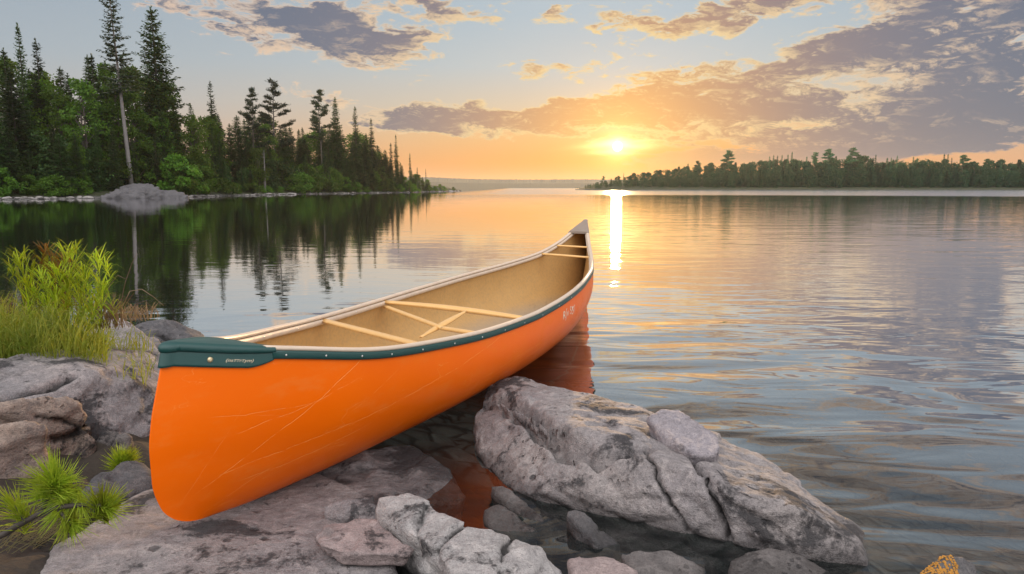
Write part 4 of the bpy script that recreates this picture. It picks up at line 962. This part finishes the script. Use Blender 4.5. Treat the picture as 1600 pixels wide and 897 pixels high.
    while u < 712:
        d = shore_d(u); k = r.uniform(1.4, 2.6) * (1 if u < 620 else .5)
        if not (140 < u < 275):
            b = base(u, k); sz = r.uniform(.5, 1.0) * (1.15 if 230 < u < 330 or 440 < u < 540 else .8) * (1 if u < 650 else .6)
            put_tree('shrub', [SH[r.randrange(3)][1]], b, sz, r.uniform(0, 6.28), 'low bright green shrub at the water %s' % zone(u), gS, 'shrub', sz * 1.15, ('foliage',))
        u += r.uniform(1.3, 2.3) * FPX / d
    for u_, k_, s_ in ((285, 2.2, 1.25), (306, 1.8, .95), (264, 3.2, 1.0)):
        b = base(u_, k_); put_tree('shrub', [SH[2][1]], b, s_, u_, 'large bright green bush just right of the grey shore rock' if u_ == 285 else 'bright green bush beside the large one right of the grey shore rock', gS, 'shrub', s_, ('foliage',))
    # grey bedrock under the leaning larch and the stones along the water
    def P3(u, v, d): return tuple(PD(u, v, d))
    rr = rock([[P3(150, 312, 57), P3(160, 299, 57.5), P3(190, 297, 58), P3(222, 298, 58.5), P3(232, 304, 58.5), P3(228, 312, 58)],
               [P3(166, 303, 58.5), P3(184, 292, 60.5), P3(210, 286, 62), P3(228, 286.5, 62), P3(250, 293, 61), P3(250, 302, 60), P3(190, 303, 59)],
               [P3(222, 302, 59), P3(244, 295, 60), P3(268, 296, 61), P3(290, 302, 61), P3(296, 307, 60.5), P3(290, 312, 60), P3(232, 311, 59)]],
         'broad grey bedrock hump on the far left shore under the leaning larch', simple('shore_bedrock', (.10, .098, .104, 1), .9, .55, .9, .5), .13, 17, 2, seed=40, deep=1.0, px=False, group='rocks on the left shore', strata=1.2)
    sm = simple('shore_stone', (.30, .285, .275, 1), .8, .35, 3, .05); protos = []
    for q in range(3):
        bm = bmesh.new(); bmesh.ops.create_icosphere(bm, subdivisions=3, radius=1); V = np.array([v.co[:] for v in bm.verts])
        V = V * (1 + .5 * fbm(V * 1.1 + q * 7, 3, .5, q)[:, None]) * np.array([1.3, 1, .6]); V = np.sign(V) * np.abs(V)
        protos.append(mesh('stone', V, [[v.index for v in f.verts] for f in bm.faces], sm)); bm.free()
    for i in range(110):
        u = r.choice([r.uniform(-20, 150), r.uniform(300, 345), r.uniform(385, 560), r.uniform(385, 560), r.uniform(590, 700)]); d = shore_d(u)
        o = link('stone', protos[i % 3], label='pale grey stone at the waterline %s' % zone(u), cat='stone', group='stones along the waterline of the left shore')
        s = r.uniform(.07, .20) * (1.8 if r.random() < .12 else 1); o.scale = (s * 1.2, s, s * .8); o.rotation_euler = (0, 0, r.uniform(0, 6.28))
        k = r.uniform(-.15, .5); o.location = (ux(u, d + k), d + k, .04 + max(0, k) * .2)
    for u, d in ((704, 172), (708, 180), (713, 186), (717, 190)):
        o = link('stone', protos[0], label='low dark stone at the very tip of the wooded point', cat='stone', group='stones at the tip of the point'); o.scale = (.8, .6, .35); o.location = (ux(u, d), d, .05)
def build_right_shore():
    D0 = 268.0
    PN = [pine(14, 51, .62, 1.5, .8, FARLEAF, 16), pine(14, 52, .66, 1.9, .8, FARLEAF, 18)]
    SPT = [spruce(14, .62, .2, .7, 53, .3, .5, .2, .5, FARLEAF), spruce(14, .45, .3, .7, 54, .3, .5, .35, .5, FARLEAF), spruce(14, 1.0, .1, .7, 55, .35, .7, .1, .6, FARLEAF)]
    SPW = [spruce(13, 2.3, .03, .45, 60 + i, .4, .75, .0, .9, FARLEAF) for i in range(2)]
    BR = [broad(11, 2.7, 63 + i, .06, 34, .55, 46, FARLEAF, False) for i in range(3)]
    r = random.Random(5); gR = 'trees standing out on the right far shore'
    items = [(941, 275, 'p'), (972, 270, 't'), (1071, 255, 'w'), (1086, 252, 'p'), (1133, 236, 'p'), (1196, 244, 't'), (1202, 242, 't'), (1208, 243, 't'), (1215, 242, 't'), (1224, 241, 't'), (1230, 237, 't'), (1242, 249, 'w'), (1253, 244, 't'), (1266, 239, 'p'), (1286, 234, 'p'), (1298, 243, 'w'), (1323, 232, 'p'), (1330, 239, 'p'), (1359, 241, 't'), (1377, 246, 'w'), (1383, 246, 't'), (1392, 243, 't'), (1417, 244, 't'), (1423, 246, 'w'), (1464, 240, 't'), (1470, 240, 't'), (1476, 246, 't'), (1494, 243, 'p'), (1512, 253, 'p'), (1531, 249, 'p'), (1553, 252, 'w')]
    names = {941: 'small round-topped pine on the low left end of the right far shore', 972: 'thin little spruce where the right far shore starts to rise', 1071: 'small pointed spruce left of the tall round-headed pine', 1086: 'pine with a bushy top left of the tall round-headed pine', 1133: 'tall pine with a round head, leftmost high tree on the right far shore',
             1230: 'tallest bare spike at the right end of the row of thin spruces', 1242: 'small pointed spruce just right of the row of thin spruces', 1253: 'single thin spike between the thin spruce row and the flat-topped pines', 1266: 'leftmost of the flat-topped pines in the middle of the right far shore', 1286: 'tall flat-topped pine left of the highest one', 1298: 'small spruce between two flat-topped pines', 1323: 'highest flat-topped pine on the right far shore', 1330: 'lower pine tucked against the highest flat-topped pine', 1359: 'thin spike right of the highest flat-topped pine',
             1417: 'thin spruce midway between the highest pine and the twin spikes', 1423: 'small pointed spruce midway between the highest pine and the twin spikes', 1464: 'left one of the twin tall spikes', 1470: 'right one of the twin tall spikes', 1476: 'short spike beside the twin tall spikes', 1494: 'spreading pine right of the twin tall spikes', 1512: 'low pine between two spreading pines near the right edge', 1531: 'second spreading pine near the right edge', 1553: 'small spruce nearest the right edge of the picture'}
    for u, v, kd in items:
        d = D0 + r.uniform(2, 8); lst, h0, nm = {'p': (PN, 14, 'pine_tree'), 't': (SPT[:2], 14, 'spruce_tree'), 'w': (SPT[2:], 14, 'spruce_tree')}[kd]
        top = PD(u, v, d)[2]; s = (top - 1) / h0
        lab = names.get(u, 'one of the row of thin spruces on the right far shore' if u < 1240 else 'one of the small group of thin spruces right of the highest pine')
        put_tree(nm, lst[r.randrange(len(lst))], (ux(u, d), d, .8), s, r.uniform(0, 6.28), lab, gR, sxy=s * (1.15 if kd == 'p' else .9))
    # the rest of that wood reads as one mass
    su = [900, 915, 941, 972, 1022, 1071, 1110, 1151, 1190, 1250, 1300, 1344, 1369, 1420, 1480, 1520, 1578, 1600, 1700, 1900]
    sv = [294, 288, 282, 275, 266, 260, 257, 255, 251, 252, 249, 246, 253, 252, 252, 256, 250, 248, 246, 244]
    V, F = [], []; nv = 0
    def getm(me):
        a = np.empty(len(me.vertices) * 3); me.vertices.foreach_get('co', a); return a.reshape(-1, 3), np.array([p.vertices[:] for p in me.polygons])
    src = [(getm(m[1]), 13) for m in SPW] + [(getm(m[1]), 11) for m in BR]
    u = 900.0
    while u < 1880:
        for row in range(3):
            uu_ = u + r.uniform(-5, 5); sk = np.interp(uu_, su, sv); span = 297 - sk
            top = sk + span * (r.uniform(.2, .55), r.uniform(.05, .3), r.uniform(-.05, .12))[row]; d = D0 - 2 + (0, 5, 11)[row] + r.uniform(0, 3)
            (A, Fq), h0 = src[r.randrange(2) if r.random() < .22 else 2 + r.randrange(3)]
            s = max((PD(uu_, top, d)[2] - .6) / h0, .04); a = r.uniform(0, 6.28); ca, sa = math.cos(a), math.sin(a); sx = s * r.uniform(.9, 1.3)
            Q = np.stack([(A[:, 0] * ca - A[:, 1] * sa) * sx + ux(uu_, d), (A[:, 0] * sa + A[:, 1] * ca) * sx + d, A[:, 2] * s + .6], 1); V.append(Q); F.append(Fq + nv); nv += len(Q)
        u += r.uniform(4.5, 7.5)
    part('far_wood', np.concatenate(V), np.concatenate(F), FARLEAF, label='dense far-off wood massed along the whole right far shore', cat='woodland', kind='stuff')
build_left_forest()
build_right_shore()

# ------------------------------------------------------------------ foreground plants
def build_plants():
    r = random.Random(21)
    gP = 'tall feathery plants on the left bank'
    def feather(u, v0, v1, d, bendx, label, mat=PLANT, red=False):
        b = Vector(PD(u, v0, d)); top = Vector(PD(u + bendx, v1, d + r.uniform(-.06, .06))); h = (top - b).length
        o = empty('feathery_plant', b, label=label, cat='plant', group=gP)
        st = MB(); lf = MB(); pts = []
        arch = Vector((r.choice((-1, 1)) * r.uniform(.02, .06), r.uniform(-.02, .02), 0))
        for i in range(9):
            t = i / 8; p = (top - b) * t + arch * math.sin(math.pi * t) * .6
            pts.append(p)
        # nodding tip
        tipd = Vector((r.choice((-1, 1)) * .035, r.uniform(-.02, .02), -.01)); pts += [pts[-1] + tipd * .6 + Vector((0, 0, .012)), pts[-1] + tipd * 1.3 + Vector((0, 0, -.01)), pts[-1] + tipd * 1.7 + Vector((0, 0, -.045))]
        st.tube(pts, [.0028 - .0018 * i / 11 for i in range(12)], 5)
        for i in range(int(h * 210)):
            t = r.uniform(.18, 1.0); k = t * 11; i0 = min(int(k), 10); p = pts[i0].lerp(pts[i0 + 1], k - i0)
            a = r.uniform(0, 6.28); L = (.035 + .065 * math.sin(math.pi * min(t, .96))) * r.uniform(.6, 1.2)
            out = Vector((math.cos(a), math.sin(a), 0)); up = Vector((0, 0, 1))
            dp = r.uniform(-.25, .35); q = [p, p + out * L * .30 + up * L * .38, p + out * L * .58 + up * L * .62, p + out * L * .85 + up * L * (.62 - dp)]
            lf.ribbon(q, [.0018, .0042, .0034, .0006], up.cross(out))
        st.build('stem', mat, o, True); lf.build('foliage', mat, o)
        return o
    specs = [(45, 552, 412, 2.62, -14), (62, 548, 405, 2.66, -22), (80, 550, 398, 2.7, -2), (98, 548, 400, 2.66, 4), (112, 550, 398, 2.62, 8), (118, 540, 428, 2.75, 12), (134, 545, 408, 2.66, 4), (146, 545, 412, 2.6, 6),
             (35, 540, 440, 2.75, -8), (70, 545, 436, 2.58, -6), (90, 548, 430, 2.56, 5), (108, 548, 446, 2.55, 8), (126, 548, 440, 2.55, 10), (150, 540, 455, 2.62, 8), (55, 550, 460, 2.55, -8), (85, 550, 465, 2.52, 0), (142, 545, 478, 2.56, 10), (100, 540, 408, 2.74, -4), (76, 540, 414, 2.74, -8)]
    for i, s in enumerate(specs):
        feather(*s, 'yellow-green feathery plant with a nodding tip in the clump left of the bow' if i not in (2, 17) else 'feathery plant with a reddish tip in the clump left of the bow', PLANT_RED if i in (2, 17) else PLANT)
    # grass that nobody could count
    mb = MB()
    for i in range(4600):
        u = r.uniform(-60, 225); d = r.uniform(2.32, 2.95)
        if u > 150 and r.random() < .85: continue
        z = max(float(shore_z(np.array(ux(u, d)), np.array(d))), .17) + .0
        z = .27 if d < 2.62 else z
        if u > 150: z = .2
        b = Vector((ux(u, d), d, z)); L = r.uniform(.05, .19) * r.uniform(.6, 1.1) * (1.3 if u < 110 else .75); a = r.uniform(0, 6.28); ln = r.uniform(.15, 1.25); o = Vector((math.cos(a), math.sin(a), 0))
        mb.ribbon([b, b + Vector((0, 0, L * .5)) + o * L * ln * .15, b + Vector((0, 0, L * .85)) + o * L * ln * .45, b + Vector((0, 0, L * (1 - ln * .3))) + o * L * ln], [.0026, .0028, .002, .0004], Vector((-o.y, o.x, 0)) if r.random() < .5 else (1, 0, 0))
    mb.build('grass', GRASS, label='green grass growing behind the lichen ledge on the left bank', cat='grass', kind='stuff')
    # dry sedge tussock with arching stems over the water
    gD = 'dry grass tussocks on the left bank'
    def tussock(u, v, d, n, lab, hmax, spread, curved=()):
        b = Vector(PD(u, v, d)); o = empty('dry_grass_tussock', b, label=lab, cat='dry grass', group=gD); m1 = MB()
        for i in range(n):
            a = r.uniform(0, 6.28); L = hmax * r.uniform(.4, 1); ou = Vector((math.cos(a), math.sin(a) * .6, 0)); s0 = Vector((r.gauss(0, spread), r.gauss(0, spread * .6), 0))
            lean = r.uniform(.2, 1.1); m1.ribbon([s0, s0 + Vector((0, 0, L * .55)) + ou * L * .2 * lean, s0 + Vector((0, 0, L * .85)) + ou * L * .5 * lean, s0 + Vector((0, 0, L * .75)) + ou * L * .85 * lean], [.0025, .0025, .002, .0006], (1, 0, .1))
        m1.build('blades', DRYG, o)
        for pp in curved:
            m2 = MB(); m2.tube([Vector(PD(*q, d)) - b for q in pp], [.0022, .002, .0016, .0012, .0008][:len(pp)], 5); m2.build('stalk', DRYG, o, True)
        return o
    tussock(165, 512, 2.72, 110, 'dry reddish grass tussock right of the feathery plants', .17, .045, [((160, 500), (164, 470), (172, 445), (184, 430), (196, 436))])
    tussock(208, 500, 3.3, 90, 'low dry tussock with long arching stems beside the pale stone', .10, .06, [((192, 478), (203, 455), (222, 452), (240, 464), (256, 478)), ((186, 486), (196, 440), (206, 412), (211, 402), (214, 396)), ((205, 495), (212, 475), (228, 470), (236, 480), (242, 490))])
    tussock(6, 500, 2.8, 70, 'dry tussock at the left edge above the grass', .14, .05)
    # young pine: woody stem reaching in from the left with needle tufts
    root = Vector((-1.30, 1.02, .10)); pt = empty('pine_seedling', root, label='young pine branch with bright green needle tufts at the lower left', cat='pine seedling')
    D = 1.28
    def W(u, v, d=D): return Vector(PD(u, v, d)) - root
    path = [Vector((0, 0, 0)), Vector((.12, .10, .10)), W(-20, 845), W(30, 820), W(75, 797), W(115, 790), W(150, 789), W(166, 792)]
    def spline(P, n=6):
        out = []
        for i in range(len(P) - 1):
            p0, p1, p2, p3 = P[max(i - 1, 0)], P[i], P[i + 1], P[min(i + 2, len(P) - 1)]
            for k in range(n):
                t = k / n; out.append(.5 * ((2 * p1) + (p2 - p0) * t + (2 * p0 - 5 * p1 + 4 * p2 - p3) * t * t + (3 * p1 - p0 - 3 * p2 + p3) * t ** 3))
        return out + [P[-1]]
    mb = MB(); sp = spline(path); mb.tube(sp, [.008 - .0045 * i / (len(sp) - 1) for i in range(len(sp))], 8)
    br = spline([W(62, 803), W(72, 785), W(80, 768), W(84, 755)]); mb.tube(br, [.0045] * len(br), 7)
    br = spline([W(40, 815), W(30, 800), W(22, 790)]); mb.tube(br, [.004] * len(br), 6)
    br = spline([W(90, 796), W(105, 812), W(112, 820)]); mb.tube(br, [.0035] * len(br), 6)
    mb.build('branch', TWIG, pt, True)
    def tuft(c, axis, n, L, spread, back=.02):
        t = MB(); axis = Vector(axis).normalized(); side = axis.orthogonal().normalized(); s2 = axis.cross(side)
        for i in range(n):
            # needles in bundles along the last centimetres of the twig, swept forward, some bent or short
            k = r.random() ** .7; ang = r.choice((0, 1, 2, 3, 4)) * 1.2566 + r.gauss(0, .45); open_ = (.22 + 1.0 * (1 - k) * spread + r.gauss(0, .14))
            dirv = (axis * math.cos(open_) + (side * math.cos(ang) + s2 * math.sin(ang)) * math.sin(open_)).normalized()
            s0 = c - axis * (1 - k) * back * 2.4; l = L * r.choice((1, 1, 1, .85, .6)) * r.uniform(.75, 1.1)
            b1 = Vector((r.gauss(0, .10), r.gauss(0, .10), r.gauss(-.06, .08))) * l; sd = dirv.cross(Vector((r.gauss(0, .4), 1, r.gauss(0, .4))))
            t.ribbon([s0, s0 + dirv * l * .5 + b1 * .3, s0 + dirv * l + b1], [.0016, .0019, .0004], sd if sd.length > .1 else (1, 0, 0))
        return t
    for u_, v_, ax_, n_, L_, sp_ in ((84, 750, (-.05, -.1, 1), 170, .076, .62), (82, 756, (-.75, -.3, .5), 120, .070, .55), (88, 756, (.8, -.2, .45), 120, .066, .55), (72, 775, (-.9, -.2, .15), 80, .06, .6), (95, 770, (.9, -.3, .1), 80, .058, .6),
                                 (168, 790, (.75, -.2, .6), 150, .066, .6), (160, 788, (.1, -.2, 1), 110, .058, .5), (150, 788, (-.3, -.2, .9), 80, .05, .5), (165, 794, (.7, -.4, -.2), 90, .052, .6), (128, 791, (.3, -.3, -.7), 60, .045, .6),
                                 (22, 792, (-.4, -.2, .8), 130, .062, .6), (34, 806, (.2, -.3, .9), 80, .05, .6), (112, 818, (.7, -.4, -.1), 120, .058, .6), (108, 815, (.0, -.5, -.5), 100, .052, .6), (92, 800, (-.4, -.4, -.5), 70, .05, .6)):
        tuft(W(u_, v_), ax_, n_, L_, sp_, .022).build('needle_tuft', NEEDLE, pt)
    b = Vector(PX(188, 728, .06)); o = empty('pine_sprig', b, label='small bright pine sprig between the dark rough stone and the wedge of stone', cat='pine sprig')
    m1 = MB(); m1.tube([(0, 0, -.05), (.004, 0, .0), (.01, -.004, .03)], [.004, .003, .002], 6); m1.build('stem', TWIG, o, True)
    tuft(Vector((.004, -.004, .005)), (.1, -.2, .8), 420, .066, 1.0, .01).build('needle_tuft', NEEDLE, o)
    tuft(Vector((.025, -.004, .02)), (.6, -.2, .6), 220, .060, .8, .02).build('needle_tuft', NEEDLE, o)
    # dead grass under the young pine
    b = Vector(PX(40, 850, .09)); o = empty('dry_grass_tussock', b, label='wispy dark dry grass under the young pine branch', cat='dry grass', group=gD); m1 = MB()
    for i in range(60):
        a = r.uniform(-.6, 1.2); L = r.uniform(.06, .16); s0 = Vector((r.gauss(-.03, .04), r.gauss(0, .03), 0)); ou = Vector((math.cos(a), .2 * math.sin(a), 0))
        m1.ribbon([s0, s0 + ou * L * .5 + Vector((0, 0, L * .3)), s0 + ou * L + Vector((0, 0, L * .2))], [.0018, .0016, .0004], (0, .3, 1))
    m1.build('blades', leaf_mat('old_grass', (.07, .06, .035, 1), (.10, .085, .05, 1), (.05, .06, .02, 1), .3, 9), o)
build_plants()

# ------------------------------------------------------------------ evening haze over the lake
def build_haze(density=.00019):
    m, g, out = newmat('haze'); v = g.n.new('ShaderNodeVolumePrincipled'); v.inputs['Color'].default_value = (.80, .88, .96, 1); v.inputs['Density'].default_value = density; v.inputs['Anisotropy'].default_value = .55
    g.l.new(v.outputs[0], out.inputs['Volume'])
    x, y0, y1, z0, z1 = 1300, -40, 1850, -4, 31
    V = [(-x, y0, z0), (x, y0, z0), (x, y1, z0), (-x, y1, z0), (-x, y0, z1), (x, y0, z1), (x, y1, z1), (-x, y1, z1)]
    part('haze', V, [(3, 2, 1, 0), (4, 5, 6, 7), (0, 1, 5, 4), (1, 2, 6, 5), (2, 3, 7, 6), (3, 0, 4, 7)], m, label='thin warm evening haze over the lake', cat='haze', kind='stuff')
build_haze()
